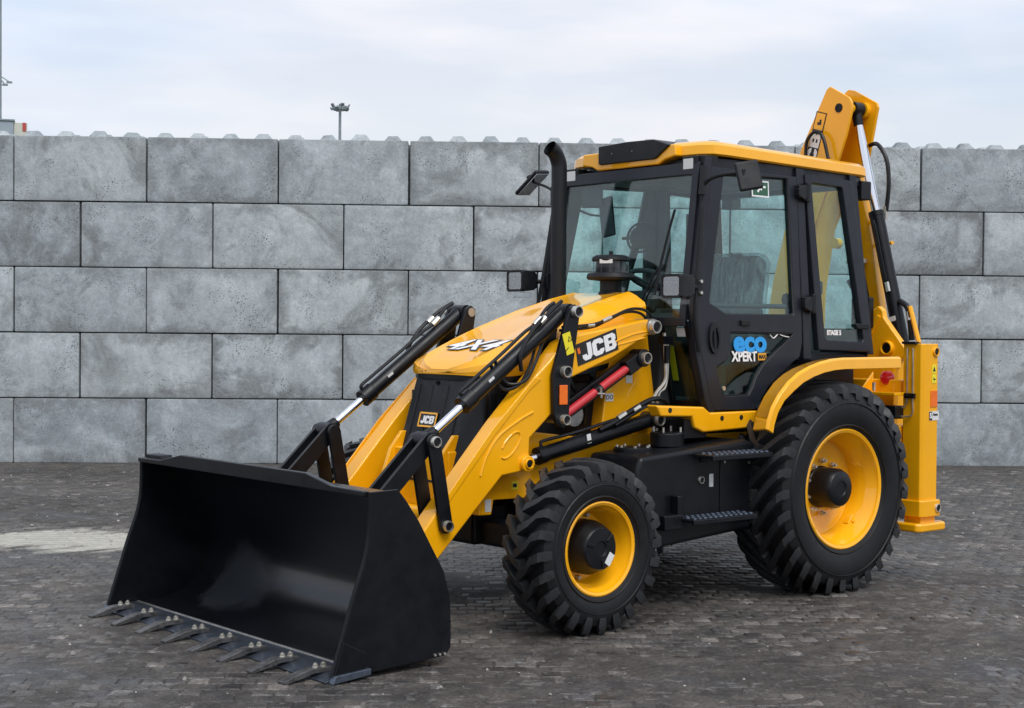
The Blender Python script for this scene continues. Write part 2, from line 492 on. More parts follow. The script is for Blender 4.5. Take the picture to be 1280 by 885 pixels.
class MB:
    def __init__(self):
        self.v, self.f = [], []
    def add(self, verts, faces):
        n = len(self.v)
        self.v += [tuple(p) for p in verts]
        self.f += [tuple(i + n for i in f) for f in faces]
        return self
    def box(self, c, s, rot=None, taper=None):
        c, s = Vector(c), Vector(s) / 2
        vs = []
        for z in (-1, 1):
            k = taper if (taper and z > 0) else (1, 1)
            for x, y in ((-1, -1), (1, -1), (1, 1), (-1, 1)):
                p = Vector((x * s.x * k[0], y * s.y * k[1], z * s.z))
                if rot is not None:
                    p = rot @ p
                vs.append(c + p)
        return self.add(vs, [(3, 2, 1, 0), (4, 5, 6, 7), (0, 1, 5, 4), (1, 2, 6, 5), (2, 3, 7, 6), (3, 0, 4, 7)])
    def prism(self, poly, a0, a1, axis='y', plane=None, holes=()):
        """poly in the two remaining axes; plane(u, w) adds to the extrusion coordinate"""
        loops = [list(poly)] + [list(h) for h in holes]
        def P(u, w, a):
            if plane:
                a = a + plane(u, w)
            return {'x': (a, u, w), 'y': (u, a, w), 'z': (u, w, a)}[axis]
        tris = tessellate_polygon([[Vector((u, w, 0)) for u, w in lp] for lp in loops])
        flat = [q for lp in loops for q in lp]
        n = len(flat)
        vs = [P(u, w, a0) for u, w in flat] + [P(u, w, a1) for u, w in flat]
        fs = []
        if not holes:
            fs.append(tuple(range(n)))
            fs.append(tuple(range(2 * n - 1, n - 1, -1)))
        else:
            for t in tris:
                fs.append(tuple(t))
                fs.append(tuple(i + n for i in reversed(t)))
        k = 0
        for lp in loops:
            L = len(lp)
            for i in range(L):
                j = (i + 1) % L
                fs.append((k + i, k + j, n + k + j, n + k + i))
            k += L
        return self.add(vs, fs)
    def cyl(self, p0, p1, r0, r1=None, n=20, caps=True):
        p0, p1 = Vector(p0), Vector(p1)
        r1 = r0 if r1 is None else r1
        d = (p1 - p0).normalized()
        u = d.orthogonal().normalized()
        w = d.cross(u)
        vs = []
        for p, r in ((p0, r0), (p1, r1)):
            for k in range(n):
                a = 2 * math.pi * k / n
                vs.append(p + (u * math.cos(a) + w * math.sin(a)) * r)
        fs = [(k, (k + 1) % n, n + (k + 1) % n, n + k) for k in range(n)]
        if caps:
            fs += [tuple(range(n - 1, -1, -1)), tuple(range(n, 2 * n))]
        return self.add(vs, fs)
    def lathe(self, prof, origin, axis, n=32, closed=False, caps=True):
        """prof: (radius, distance along the axis)"""
        o, d = Vector(origin), Vector(axis).normalized()
        u = d.orthogonal().normalized()
        w = d.cross(u)
        vs = []
        for r, h in prof:
            for k in range(n):
                a = 2 * math.pi * k / n
                vs.append(o + d * h + (u * math.cos(a) + w * math.sin(a)) * max(r, 1e-4))
        fs = []
        m_ = len(prof)
        for i in range(m_ if closed else m_ - 1):
            j = (i + 1) % m_
            for k in range(n):
                q = (k + 1) % n
                fs.append((i * n + k, i * n + q, j * n + q, j * n + k))
        if not closed and caps:
            if prof[0][0] > 1e-3:
                fs.append(tuple(range(n - 1, -1, -1)))
            if prof[-1][0] > 1e-3:
                fs.append(tuple((m_ - 1) * n + k for k in range(n)))
        return self.add(vs, fs)
    def tube(self, pts, r, n=8, sub=6, caps=True):
        P = [Vector(p) for p in pts]
        if sub > 1 and len(P) > 2:
            Q = []
            for i in range(len(P) - 1):
                a, b, c, d = P[max(i - 1, 0)], P[i], P[i + 1], P[min(i + 2, len(P) - 1)]
                for s in range(sub):
                    t = s / sub
                    Q.append(0.5 * ((2 * b) + (c - a) * t + (2 * a - 5 * b + 4 * c - d) * t * t + (3 * b - a - 3 * c + d) * t ** 3))
            Q.append(P[-1])
            P = Q
        vs, fs = [], []
        u = None
        for i, p in enumerate(P):
            d = (P[min(i + 1, len(P) - 1)] - P[max(i - 1, 0)]).normalized()
            if u is None:
                u = d.orthogonal().normalized()
            u = (u - d * u.dot(d))
            u = u.normalized() if u.length > 1e-6 else d.orthogonal().normalized()
            w = d.cross(u)
            rr = r[i] if isinstance(r, (list, tuple)) else r
            for k in range(n):
                a = 2 * math.pi * k / n
                vs.append(p + (u * math.cos(a) + w * math.sin(a)) * rr)
        for i in range(len(P) - 1):
            for k in range(n):
                q = (k + 1) % n
                fs.append((i * n + k, i * n + q, (i + 1) * n + q, (i + 1) * n + k))
        if caps:
            fs += [tuple(range(n - 1, -1, -1)), tuple((len(P) - 1) * n + k for k in range(n))]
        return self.add(vs, fs)
    def loft(self, secs, closed=True, caps=True):
        n = len(secs[0])
        vs = [p for s in secs for p in s]
        fs = []
        for i in range(len(secs) - 1):
            for k in range(n if closed else n - 1):
                q = (k + 1) % n
                fs.append((i * n + k, i * n + q, (i + 1) * n + q, (i + 1) * n + k))
        if caps:
            fs += [tuple(range(n - 1, -1, -1)), tuple((len(secs) - 1) * n + k for k in range(n))]
        return self.add(vs, fs)
    def mirror_y(self):
        r = MB()
        r.v = [(x, -y, z) for x, y, z in self.v]
        r.f = [tuple(reversed(f)) for f in self.f]
        return r
    def mesh(self, name, angle=35):
        me = bpy.data.meshes.new(name)
        me.from_pydata(self.v, [], self.f)
        bm = bmesh.new()
        bm.from_mesh(me)
        bmesh.ops.recalc_face_normals(bm, faces=bm.faces)
        bm.to_mesh(me)
        bm.free()
        me.polygons.foreach_set('use_smooth', [True] * len(me.polygons))
        me.set_sharp_from_angle(angle=rad(angle))
        return me
    def build(self, name, mat, parent=None, bevel=0.0, angle=35, seg=2):
        me = self.mesh(name, angle)
        me.materials.append(M[mat])
        o = bpy.data.objects.new(name, me)
        COL.objects.link(o)
        if parent is not None:
            set_parent(o, parent)
        if bevel:
            bv = o.modifiers.new('bevel', 'BEVEL')
            bv.width = bevel
            bv.segments = seg
            bv.limit_method = 'ANGLE'
            bv.angle_limit = rad(30)
            bv.harden_normals = True
        return o

def set_parent(o, parent):
    """children carry coordinates in the frame of the whole machine; a part that is an Empty with an
    offset passes that offset on"""
    o.parent = parent
    off = Vector(parent.get('off', (0, 0, 0)))
    if off.length:
        o.matrix_parent_inverse = Matrix.Translation(-off)

def empty(name, loc, parent=None):
    o = bpy.data.objects.new(name, None)
    o.empty_display_size = 0.2
    COL.objects.link(o)
    o.location = loc
    if parent is not None:
        o.parent = parent
    return o

def tag(o, label=None, cat=None, group=None, kind=None):
    for k, val in (('label', label), ('category', cat), ('group', group), ('kind', kind)):
        if val:
            o[k] = val
    return o

def part_label(o, label):
    o['label'] = label
    return o

def text_mesh(name, s, size, mat, parent, origin, u, v, shear=0.0, bold=0.0, align='CENTER', depth=0.0015, sx=1.0, space=1.0):
    """flat lettering in the plane spanned by u (reading direction) and v (up)"""
    cu = bpy.data.curves.new(name, 'FONT')
    cu.body = s
    cu.size = size
    cu.align_x = align
    cu.align_y = 'CENTER'
    cu.shear = shear
    cu.offset = bold
    cu.extrude = depth
    cu.space_character = space
    cu.resolution_u = 4
    tmp = bpy.data.objects.new(name + '_tmp', cu)
    COL.objects.link(tmp)
    dg = bpy.context.evaluated_depsgraph_get()
    me = bpy.data.meshes.new_from_object(tmp.evaluated_get(dg))
    bpy.data.objects.remove(tmp, do_unlink=True)
    u, v = Vector(u).normalized(), Vector(v).normalized()
    w = u.cross(v).normalized()
    o3 = Vector(origin)
    for p in me.vertices:
        c = p.co.copy()
        p.co = o3 + u * (c.x * sx) + v * c.y + w * c.z
    me.materials.clear()
    me.materials.append(M[mat])
    o = bpy.data.objects.new(name, me)
    COL.objects.link(o)
    set_parent(o, parent)
    return o

def plate(name, mat, parent, origin, u, v, w_, h_, t=0.003, shear=0.0, bevel=0.0):
    """thin rectangular sticker or plate centred at origin"""
    u, v = Vector(u).normalized(), Vector(v).normalized()
    n = u.cross(v).normalized()
    o3 = Vector(origin)
    pts = []
    for d in (0, t):
        for a, b in ((-1, -1), (1, -1), (1, 1), (-1, 1)):
            pts.append(o3 + u * (a * w_ / 2 + shear * b * h_ / 2) + v * (b * h_ / 2) + n * d)
    mb = MB().add(pts, [(3, 2, 1, 0), (4, 5, 6, 7), (0, 1, 5, 4), (1, 2, 6, 5), (2, 3, 7, 6), (3, 0, 4, 7)])
    return mb.build(name, mat, parent, bevel)

def strip_plate(name, mat, parent, pts2d, origin, u, v, t=0.002):
    u, v = Vector(u).normalized(), Vector(v).normalized()
    n = u.cross(v).normalized()
    o3 = Vector(origin)
    k = len(pts2d)
    vs = [o3 + u * a + v * b for a, b in pts2d] + [o3 + u * a + v * b + n * t for a, b in pts2d]
    fs = [tuple(range(k - 1, -1, -1)), tuple(range(k, 2 * k))] + [(i, (i + 1) % k, k + (i + 1) % k, k + i) for i in range(k)]
    return MB().add(vs, fs).build(name, mat, parent)

LETTERS = {
    'J': ([(.40, 1), (.74, 1), (.74, .2), (.56, 0), (.16, 0), (0, .18), (0, .37), (.32, .37), (.32, .27), (.42, .27), (.42, .9)], [], .80),
    'C': ([(.86, .33), (.86, .18), (.68, 0), (.18, 0), (0, .18), (0, .82), (.18, 1), (.68, 1), (.86, .82), (.86, .65), (.54, .65), (.54, .73), (.32, .73), (.32, .27), (.54, .27), (.54, .33)], [], .93),
    'B': ([(0, 0), (.70, 0), (.88, .16), (.88, .40), (.78, .5), (.88, .6), (.88, .84), (.70, 1), (0, 1)], [[(.32, .23), (.32, .41), (.56, .41), (.56, .23)], [(.32, .59), (.32, .77), (.56, .77), (.56, .59)]], .92),
}
def block_letters(name, s, mat, parent, centre, u, v, height, sx=1.0, slant=0.0, t=.0015):
    """heavy squared capitals cut from sheet"""
    u, v = Vector(u).normalized(), Vector(v).normalized()
    n = u.cross(v).normalized()
    total = sum(LETTERS[c][2] for c in s) - .06
    x0 = -total / 2
    o3 = Vector(centre)
    for c in s:
        outer_, holes_, adv = LETTERS[c]
        g = MB().prism(outer_, 0, t, 'z', holes=holes_)
        g.v = [tuple(o3 + u * ((x0 + a + slant * (b - .5)) * height * sx) + v * ((b - .5) * height) + n * w) for a, b, w in g.v]
        g.build(name, mat, parent, angle=20)
        x0 += adv

def pin(name, c, r, parent, depth=0.035, axis=(0, 1, 0), mat='zinc', hole=True, ring=0.72):
    """flanged pivot pin: pale collar, dark core in the socket"""
    c, a = Vector(c), Vector(axis).normalized()
    r *= 0.88
    ring = 0.80
    mb = MB().lathe([(r, -0.012), (r, depth * 0.7), (r * 0.93, depth), (r * ring, depth), (r * (ring - 0.06), depth * 0.55), (0.0005, depth * 0.55)], c, a, 24)
    o = mb.build(name, mat, parent)
    if hole:
        MB().lathe([(r * (ring - 0.09), depth * 0.5), (r * (ring - 0.09), depth * 0.66), (r * 0.35, depth * 0.72), (0.0005, depth * 0.72)], c, a, 20).build('pin_core', 'black', parent)
    return o

# ------------------------------------------------------------------ ground
def gpos(u, v):
    """yard coordinates: u along the wall, v out from the wall face"""
    return WALL_ORG + WALL_DIR * u + WALL_NRM * v

def value_noise(U, Vv, cell, seed):
    r = np.random.default_rng(seed)
    g = r.random((256, 256))
    x, y = U / cell + 64, Vv / cell + 64
    xi, yi = np.floor(x).astype(int), np.floor(y).astype(int)
    fx, fy = x - xi, y - yi
    fx, fy = fx * fx * (3 - 2 * fx), fy * fy * (3 - 2 * fy)
    a, b = g[xi % 256, yi % 256], g[(xi + 1) % 256, yi % 256]
    c, d = g[xi % 256, (yi + 1) % 256], g[(xi + 1) % 256, (yi + 1) % 256]
    return (a * (1 - fx) + b * fx) * (1 - fy) + (c * (1 - fx) + d * fx) * fy

U0, U1, V0, V1 = -4.0, 18.0, -0.2, 15.6

mb = MB()
S = 700.0
mb.add([(-S, -S, -0.035), (S, -S, -0.035), (S, S, -0.035), (-S, S, -0.035)], [(0, 1, 2, 3)])
ground = mb.build('ground', 'dirt')
tag(ground, 'dark trodden brick paved yard under the machine', None, None, 'structure')

# nearly square paving setts in rows along the wall, laid in half bond
PW, PL = 0.108, 0.116
def brick_geo(w, l, h=0.035, c=0.007):
    x, y = w / 2, l / 2
    vs = [(-x, -y, -h), (x, -y, -h), (x, y, -h), (-x, y, -h),
          (-x, -y, -c), (x, -y, -c), (x, y, -c), (-x, y, -c),
          (-x + c, -y + c, 0), (x - c, -y + c, 0), (x - c, y - c, 0), (-x + c, y - c, 0)]
    fs = [(0, 1, 5, 4), (1, 2, 6, 5), (2, 3, 7, 6), (3, 0, 4, 7), (4, 5, 9, 8), (5, 6, 10, 9), (6, 7, 11, 10), (7, 4, 8, 11), (8, 9, 10, 11)]
    return vs, fs
bv, bf = brick_geo(PW - 0.006, PL - 0.006)
bva = np.array(bv)
places = []
for j in range(int((V1 - 0.1) / PL)):
    v = 0.02 + j * PL + PL / 2
    for i in range(int((U1 - U0) / PW)):
        places.append((U0 + (i + (0.5 if j % 2 else 0)) * PW, v))
places = np.array(places)
camp = np.array(cam.location)
wo, wd, wnn = (np.array(a) for a in (WALL_ORG, WALL_DIR, WALL_NRM))
pos = wo + places[:, :1] * wd + places[:, 1:] * wnn
rel = pos - camp
zc_ = rel @ np.array(F)
px = 640 + 1906 * (rel @ np.array(R2)) / zc_
py = 442.5 - 1906 * (rel @ np.array(U2)) / zc_
inframe = (zc_ > 0) & (px > 5) & (px < 1275) & (py < 882)
order = np.argsort(np.where(inframe, np.linalg.norm(rel, axis=1), 1e9))
near = set(order[:300].tolist())
tilt = rng.normal(0, 0.018, (len(places), 2))
dz = rng.normal(0, 0.0018, len(places))
yaw_j = rng.normal(0, 0.030, len(places))
base_ang = math.atan2(WALL_DIR.y, WALL_DIR.x)
flip = 1 if WALL_DIR.cross(WALL_NRM).z > 0 else -1
mask = np.array([k not in near for k in range(len(places))])
idx = np.nonzero(mask)[0]
ca, sa = np.cos(yaw_j[idx])[:, None], np.sin(yaw_j[idx])[:, None]
lx = bva[None, :, 0] * ca - bva[None, :, 1] * sa
ly = bva[None, :, 0] * sa + bva[None, :, 1] * ca
lz = bva[None, :, 2] + dz[idx][:, None] + bva[None, :, 0] * tilt[idx, 0][:, None] + bva[None, :, 1] * tilt[idx, 1][:, None]
W3 = wo + (places[idx, 0][:, None] + lx)[..., None] * wd + (places[idx, 1][:, None] + ly)[..., None] * wnn
W3[..., 2] = lz
allv = W3.reshape(-1, 3)
bfa = np.array(bf)
if flip < 0:
    bfa = bfa[:, ::-1]
allf = (bfa[None] + (np.arange(len(idx)) * len(bv))[:, None, None]).reshape(-1, 4)
def np_mesh(name, verts, quads):
    me = bpy.data.meshes.new(name)
    me.vertices.add(len(verts))
    me.vertices.foreach_set('co', np.ascontiguousarray(verts, dtype=np.float32).ravel())
    me.loops.add(quads.size)
    me.loops.foreach_set('vertex_index', np.ascontiguousarray(quads, dtype=np.int32).ravel())
    me.polygons.add(len(quads))
    me.polygons.foreach_set('loop_start', np.arange(0, quads.size, 4, dtype=np.int32))
    me.update(calc_edges=True)
    return me
me = np_mesh('paving_bricks', allv, allf)
me.materials.append(M['paver'])
o = bpy.data.objects.new('paving_bricks', me)
COL.objects.link(o)
o.parent = ground
o['kind'] = 'stuff'
bm_ = bpy.data.meshes.new('paving_brick')
bm_.from_pydata(bv, [], bf)
bm_.materials.append(M['paver'])
for k in sorted(near):
    o = bpy.data.objects.new('paving_brick', bm_)
    COL.objects.link(o)
    o.parent = ground
    p = pos[k]
    o.location = (p[0], p[1], dz[k])
    o.rotation_euler = (tilt[k, 1], -tilt[k, 0], base_ang + yaw_j[k])

# packed dirt lying in and over the joints, thin in patches so that the bricks show
st = 0.035
nu, nv = int((U1 - U0) / st) + 1, int((V1 - V0) / st) + 1
UU, VV = np.meshgrid(U0 + np.arange(nu) * st, V0 + np.arange(nv) * st, indexing='ij')
h = (value_noise(UU, VV, 2.3, 1) - 0.5) * 0.0075 + (value_noise(UU, VV, 0.9, 2) - 0.5) * 0.0060 \
    + (value_noise(UU, VV, 0.33, 3) - 0.5) * 0.0060 + (value_noise(UU, VV, 0.12, 4) - 0.5) * 0.0075 + (value_noise(UU, VV, 0.06, 5) - 0.5) * 0.0040
h = h - 0.0006 + 0.006 * np.exp(-(VV - 0.0) ** 2 / 0.5)
h = np.clip(h, -0.009, 0.007)
D3 = wo + UU[..., None] * wd + VV[..., None] * wnn
D3[..., 2] = h
ii = np.arange(nu * nv).reshape(nu, nv)
q = np.stack([ii[:-1, :-1], ii[1:, :-1], ii[1:, 1:], ii[:-1, 1:]], -1).reshape(-1, 4)
if flip < 0:
    q = q[:, ::-1]
me = np_mesh('dirt', D3.reshape(-1, 3), q)
me.polygons.foreach_set('use_smooth', np.ones(len(me.polygons), dtype=bool))
me.materials.append(M['dirt'])
o = bpy.data.objects.new('dirt', me)
COL.objects.link(o)
tag(o, 'thin packed dirt lying over the paving bricks', None, None, 'stuff')

# scattered grit and pale crumbs
mb = MB()
for k in range(900):
    u, v = random.uniform(0, 14.5), random.uniform(0.5, 15.0)
    p = gpos(u, v)
    s = random.choice((0.004, 0.005, 0.007, 0.009, 0.013)) * random.uniform(0.7, 1.3)
    a = random.uniform(0, 3)
    rot = Matrix.Rotation(a, 3, 'Z') @ Matrix.Rotation(random.uniform(-.4, .4), 3, 'X')
    mb.box((p.x, p.y, 0.004 + s * 0.3), (s * random.uniform(1, 2.2), s * random.uniform(.8, 1.4), s * .8), rot, (0.6, 0.6))
M['grit'] = paint('pale_grit', (0.30, 0.29, 0.27), 0.8, var=0.8, scale=3)
o = mb.build('grit', 'grit')
tag(o, 'pale crumbs of grit strewn over the dark yard', None, None, 'stuff')

# ------------------------------------------------------------------ block wall
BL, BH, BD = 1.5956, 0.7978, 0.80
wall = empty('concrete_block_wall', gpos(6.4, -0.4))
wall['off'] = tuple(wall.location)
tag(wall, 'grey wall of big stacked concrete blocks behind the machine', 'wall')
def block_mesh(name, length):
    x, y, z = length / 2 - 0.008, BD / 2 - 0.004, BH / 2 - 0.006
    mb = MB().box((0, 0, 0), (2 * x, 2 * y, 2 * z))
    me = mb.mesh(name)
    bm = bmesh.new()
    bm.from_mesh(me)
    bmesh.ops.bevel(bm, geom=list(bm.edges), offset=0.017, segments=2, affect='EDGES', profile=0.6)
    # worn and chipped arrises: the rim of the two faces wanders in its own plane
    long_e = [e for e in bm.edges if e.calc_length() > 0.3]
    bmesh.ops.subdivide_edges(bm, edges=long_e, cuts=36)
    fx_, fz_ = x - 0.017, z - 0.017
    state = 0.0
    for vv in sorted(bm.verts, key=lambda q_: (round(q_.co.y, 3), round(q_.co.z, 3), q_.co.x)):
        if abs(abs(vv.co.y) - y) < 1e-4:
            state = state * 0.55 + random.uniform(0, 0.004)
            chip = random.uniform(0.008, 0.022) if random.random() < 0.035 else 0.0
            d_ = state + chip
            if abs(abs(vv.co.z) - fz_) < 1e-3:
                vv.co.z -= math.copysign(d_, vv.co.z)
            elif abs(abs(vv.co.x) - fx_) < 1e-3:
                vv.co.x -= math.copysign(d_, vv.co.x)
    bm.to_mesh(me)
    bm.free()
    me.polygons.foreach_set('use_smooth', [True] * len(me.polygons))
    me.set_sharp_from_angle(angle=rad(50))
    me.materials.append(M['concrete'])
    return me
block_meshes = [block_mesh('concrete_block', BL) for _ in range(9)]
sb = MB()
b0, t0, sh = 0.11, 0.055, 0.075
sb.add([(-b0, -b0, 0), (b0, -b0, 0), (b0, b0, 0), (-b0, b0, 0), (-t0, -t0, sh), (t0, -t0, sh), (t0, t0, sh), (-t0, t0, sh)],
       [(0, 1, 5, 4), (1, 2, 6, 5), (2, 3, 7, 6), (3, 0, 4, 7), (4, 5, 6, 7)])
stud_me = sb.mesh('stud')
stud_me.materials.append(M['concrete'])
wang = math.atan2(WALL_DIR.y, WALL_DIR.x)
for row in range(5):
    for k in range(-5, 13):
        uc = (k + 0.5 + (0.5 if row % 2 else 0)) * BL
        p = gpos(uc + random.gauss(0, 0.003), -BD / 2 + random.gauss(0, 0.006))
        z = row * BH + BH / 2 + 0.001
        b = bpy.data.objects.new('concrete_block', random.choice(block_meshes))
        COL.objects.link(b)
        b.parent = wall
        b.location = Vector((p.x, p.y, z)) - wall.location
        b.rotation_euler = (random.gauss(0, 0.0025), random.gauss(0, 0.0012), wang + random.gauss(0, 0.003))
        if row == 4:
            for sx in range(4):
                for sy in (-1, 1):
                    s = bpy.data.objects.new('stud', stud_me)
                    COL.objects.link(s)
                    s.parent = b
                    s.location = ((sx - 1.5) * BL / 4, sy * 0.2, BH / 2 - 0.004)
                    sc_ = random.uniform(0.92, 1.10)
                    s.scale = (sc_, sc_ * random.uniform(0.95, 1.05), random.uniform(0.86, 1.14))
                    s.rotation_euler = (random.gauss(0, 0.02), random.gauss(0, 0.03), random.gauss(0, 0.03))

cp_ = gpos(6.4, -0.40) - wall.location  # unseen slab added inside the wall so no light leaks through the gaps
co_ = MB().box((cp_.x, cp_.y, 2.5 * BH - 0.012), (18.4 * BL, 0.30, 5 * BH - 0.03), Matrix.Rotation(wang, 3, 'Z')).mesh('light_block_slab')
co_.materials.append(M['concrete'])
co_o = bpy.data.objects.new('light_block_slab', co_)
COL.objects.link(co_o)
co_o.parent = wall
co_o.location = (0, 0, 0)

# ------------------------------------------------------------------ far things above the wall
mast = empty('floodlight_mast', (-36.68, -60.05, 0))
tag(mast, 'distant thin mast with a ring of floodlights above the wall', 'light mast')
MB().cyl((0, 0, 0), (0, 0, 13.45), 0.12, 0.07, 12).build('mast_pole', 'galv', mast)
mb = MB().lathe([(0.33, 13.10), (0.36, 13.12), (0.36, 13.18), (0.33, 13.20), (0.29, 13.18), (0.29, 13.12)], (0, 0, 0), (0, 0, 1), 20, True)
for k in range(4):
    a = k * math.pi / 2
    mb.cyl((0, 0, 13.15), (0.33 * math.cos(a), 0.33 * math.sin(a), 13.15), 0.03, n=6)
mb.build('head_ring', 'galv', mast)
for k in range(10):
    a = 2 * math.pi * k / 10
    d = Vector((math.cos(a), math.sin(a), 0))
    rot = Matrix.Rotation(a, 3, 'Z') @ Matrix.Rotation(rad(35), 3, 'Y')
    mb = MB().box(d * 0.46 + V(0, 0, 13.18 if k % 2 else 13.36), (0.08, 0.20, 0.15), rot, (0.8, 0.9))
    mb.box(d * 0.38 + V(0, 0, 13.22), (0.10, 0.05, 0.20), Matrix.Rotation(a, 3, 'Z'))
    mb.build('floodlight', 'galv', mast)

pole = empty('lamp_pole', (-16.06, -53.86, 0))
tag(pole, 'tall grey pole with two short brackets at the left picture edge', 'pole')
MB().cyl((0, 0, 0), (0, 0, 22), 0.11, 0.06, 12).build('pole_shaft', 'galv', pole)
for z, ll in ((11.85, 0.40), (11.75, 0.22)):
    e = Rv * ll
    mb = MB().cyl((0, 0, z), (e.x, e.y, z - 0.26), 0.03, n=6)
    mb.box((e.x, e.y, z - 0.28), (0.20, 0.12, 0.07), Matrix.Rotation(YAW - math.pi / 2, 3, 'Z'))
    mb.build('bracket_lamp', 'galv', pole)

shed = empty('site_cabin', (-16.36, -53.00, 0))
tag(shed, 'pale site cabin with a red sign showing over the wall top', 'cabin')
shed.rotation_euler = (0, 0, rad(-112.0 - 90))
MB().box((-2.05, 1.5, 4.97), (4.0, 3.0, 9.94)).build('wall_panel', 'bluegrey', shed, 0.03)
MB().box((0.215, 1.5, 4.95), (0.52, 2.9, 9.90)).build('end_panel', 'cream', shed, 0.03)
MB().box((-2.05, 1.5, 9.97), (4.1, 3.1, 0.06)).build('roof', 'galv', shed)
MB().box((0.36, 0.035, 9.72), (0.14, 0.02, 0.34)).build('sign_board', 'redsign', shed)

# ================================================================== the machine
# machine frame: x forward, y to its left, z up; rear axle above x = 0
BH_ = empty('backhoe_loader', (0, 0, 0))
tag(BH_, 'yellow and black backhoe loader with its front bucket lowered to the ground', 'backhoe loader')
X, Y, Z = V(1, 0, 0), V(0, 1, 0), V(0, 0, 1)

def bucket_inner_mat():
    """black paint with a dusty scuff where the last load slid out"""
    mt, nt, b = new_mat('scuffed_bucket_paint')
    co = N(nt, 'ShaderNodeTexCoord').outputs['Object']
    base = ramp(nt, noise(nt, co, 2.5, 6, .65), .3, (.0032, .004, .006), .7, (.006, .0075, .010))
    mp_ = N(nt, 'ShaderNodeMapping')
    mp_.vector_type = 'TEXTURE'
    mp_.inputs['Location'].default_value = (3.38, -.66, .17)
    mp_.inputs['Scale'].default_value = (.30, .42, .30)
    nt.links.new(co, mp_.inputs[0])
    ln = N(nt, 'ShaderNodeVectorMath', operation='LENGTH')
    nt.links.new(mp_.outputs[0], ln.inputs[0])
    w = noise(nt, co, 3.5, 6, .6, .8)
    ad = N(nt, 'ShaderNodeMath', operation='MULTIPLY_ADD')
    nt.links.new(w, ad.inputs[0])
    ad.inputs[1].default_value = 1.2
    nt.links.new(ln.outputs['Value'], ad.inputs[2])
    mr = N(nt, 'ShaderNodeMapRange')
    mr.inputs[1].default_value, mr.inputs[2].default_value = 1.15, 1.45
    mr.inputs[3].default_value, mr.inputs[4].default_value = 0.85, 0.0
    nt.links.new(ad.outputs[0], mr.inputs[0])
    c = mixc(nt, mr.outputs[0], base, (.030, .034, .040))
    # fine scratches along the floor
    mps = N(nt, 'ShaderNodeMapping')
    mps.inputs['Scale'].default_value = (1.2, 55, 30)
    nt.links.new(co, mps.inputs[0])
    sc = ramp(nt, noise(nt, mps.outputs[0], 1.4, 4, .7), .60, (0, 0, 0), .80, (.5, .5, .5))
    c = mixc(nt, sc, c, (.030, .031, .034))
    nt.links.new(c, b.inputs['Base Color'])
    b.inputs['Roughness'].default_value = .25
    b.inputs['Specular IOR Level'].default_value = .55
    bump(nt, b, noise(nt, co, 5, 5, .6), .10, .01)
    return mt
M['bucket_in'] = bucket_inner_mat()

def both(fn):
    for s in (1, -1):
        fn(s)

def sided(mb, s):
    return mb if s > 0 else mb.mirror_y()

# ------------------------------------------------------------------ loader bucket
side = [(3.744, .890), (3.586, .894), (3.539, .84), (3.461, .734), (3.363, .57), (3.303, .47), (3.266, .34), (3.257, .212), (3.257, .09), (3.285, .048),
        (3.774, .022), (3.958, .014), (3.884, .241), (3.832, .401), (3.778, .546), (3.752, .65), (3.744, .755)]
outer = [(3.80, .018), (3.60, .026), (3.42, .036), (3.31, .050), (3.272, .090), (3.268, .212), (3.277, .34), (3.313, .465), (3.372, .565), (3.470, .73), (3.548, .836), (3.600, .882), (3.744, .886)]
inner = [(3.80, .032), (3.66, .038), (3.55, .052), (3.46, .085), (3.39, .135), (3.335, .205), (3.303, .285), (3.300, .36), (3.332, .46), (3.39, .56), (3.487, .72), (3.560, .822), (3.608, .866), (3.744, .870)]
sec = inner + outer[::-1]
bucket = MB().loft([[V(x, y, z) for x, z in sec] for y in (-1.186, 1.186)]).build('loader_bucket', 'bucket_in', BH_, angle=40)
part_label(bucket, 'wide black steel loading bucket resting on the ground')
for s in (1, -1):
    mb = MB().prism(side, 1.184 * s, 1.202 * s, 'y')
    mb.build('side_plate', 'bucket', bucket, 0.004)
    MB().prism([(3.963, .014), (3.904, .19), (3.775, .125), (3.782, .045), (3.80, .030)], 1.203 * s, 1.212 * s, 'y').build('wear_plate', 'bucket', bucket, 0.003)
    MB().prism([(3.975, .002), (3.955, .040), (3.755, .052), (3.755, .020)], 1.190 * s, 1.228 * s, 'y').build('side_cutter', 'edge', bucket, 0.004)
    # round bar rolled along the front of the side plate
    MB().tube([(x + .004, 1.193 * s, z) for x, z in [(3.744, .890), (3.745, .755), (3.753, .65), (3.779, .546), (3.833, .401), (3.885, .241), (3.955, .03)]], 0.011, 8, 4).build('edge_bar', 'bucket', bucket)
lip = [(-1.186, .868), (-1.186, .893), (-.90, .897), (-.66, .943), (.66, .943), (.90, .897), (1.186, .893), (1.186, .868)]
MB().prism(lip, 3.742, 3.776, 'x').build('spill_guard', 'bucket', bucket, 0.005)
MB().prism([(-1.16, .885), (-1.16, .915), (-.98, .918), (-.94, .885)], 3.66, 3.735, 'x').build('lifting_lug', 'bucket', bucket, 0.006)
mb = MB().prism([(3.775, .010), (3.782, .034), (3.930, .030), (3.990, .010), (3.986, .002)], -1.188, 1.188, 'y')
mb.build('cutting_edge', 'edge', bucket, 0.002)
MB().tube([(3.775, -1.18, .034), (3.775, 1.18, .034)], 0.007, 6, 1).build('weld_seam', 'steel', bucket)
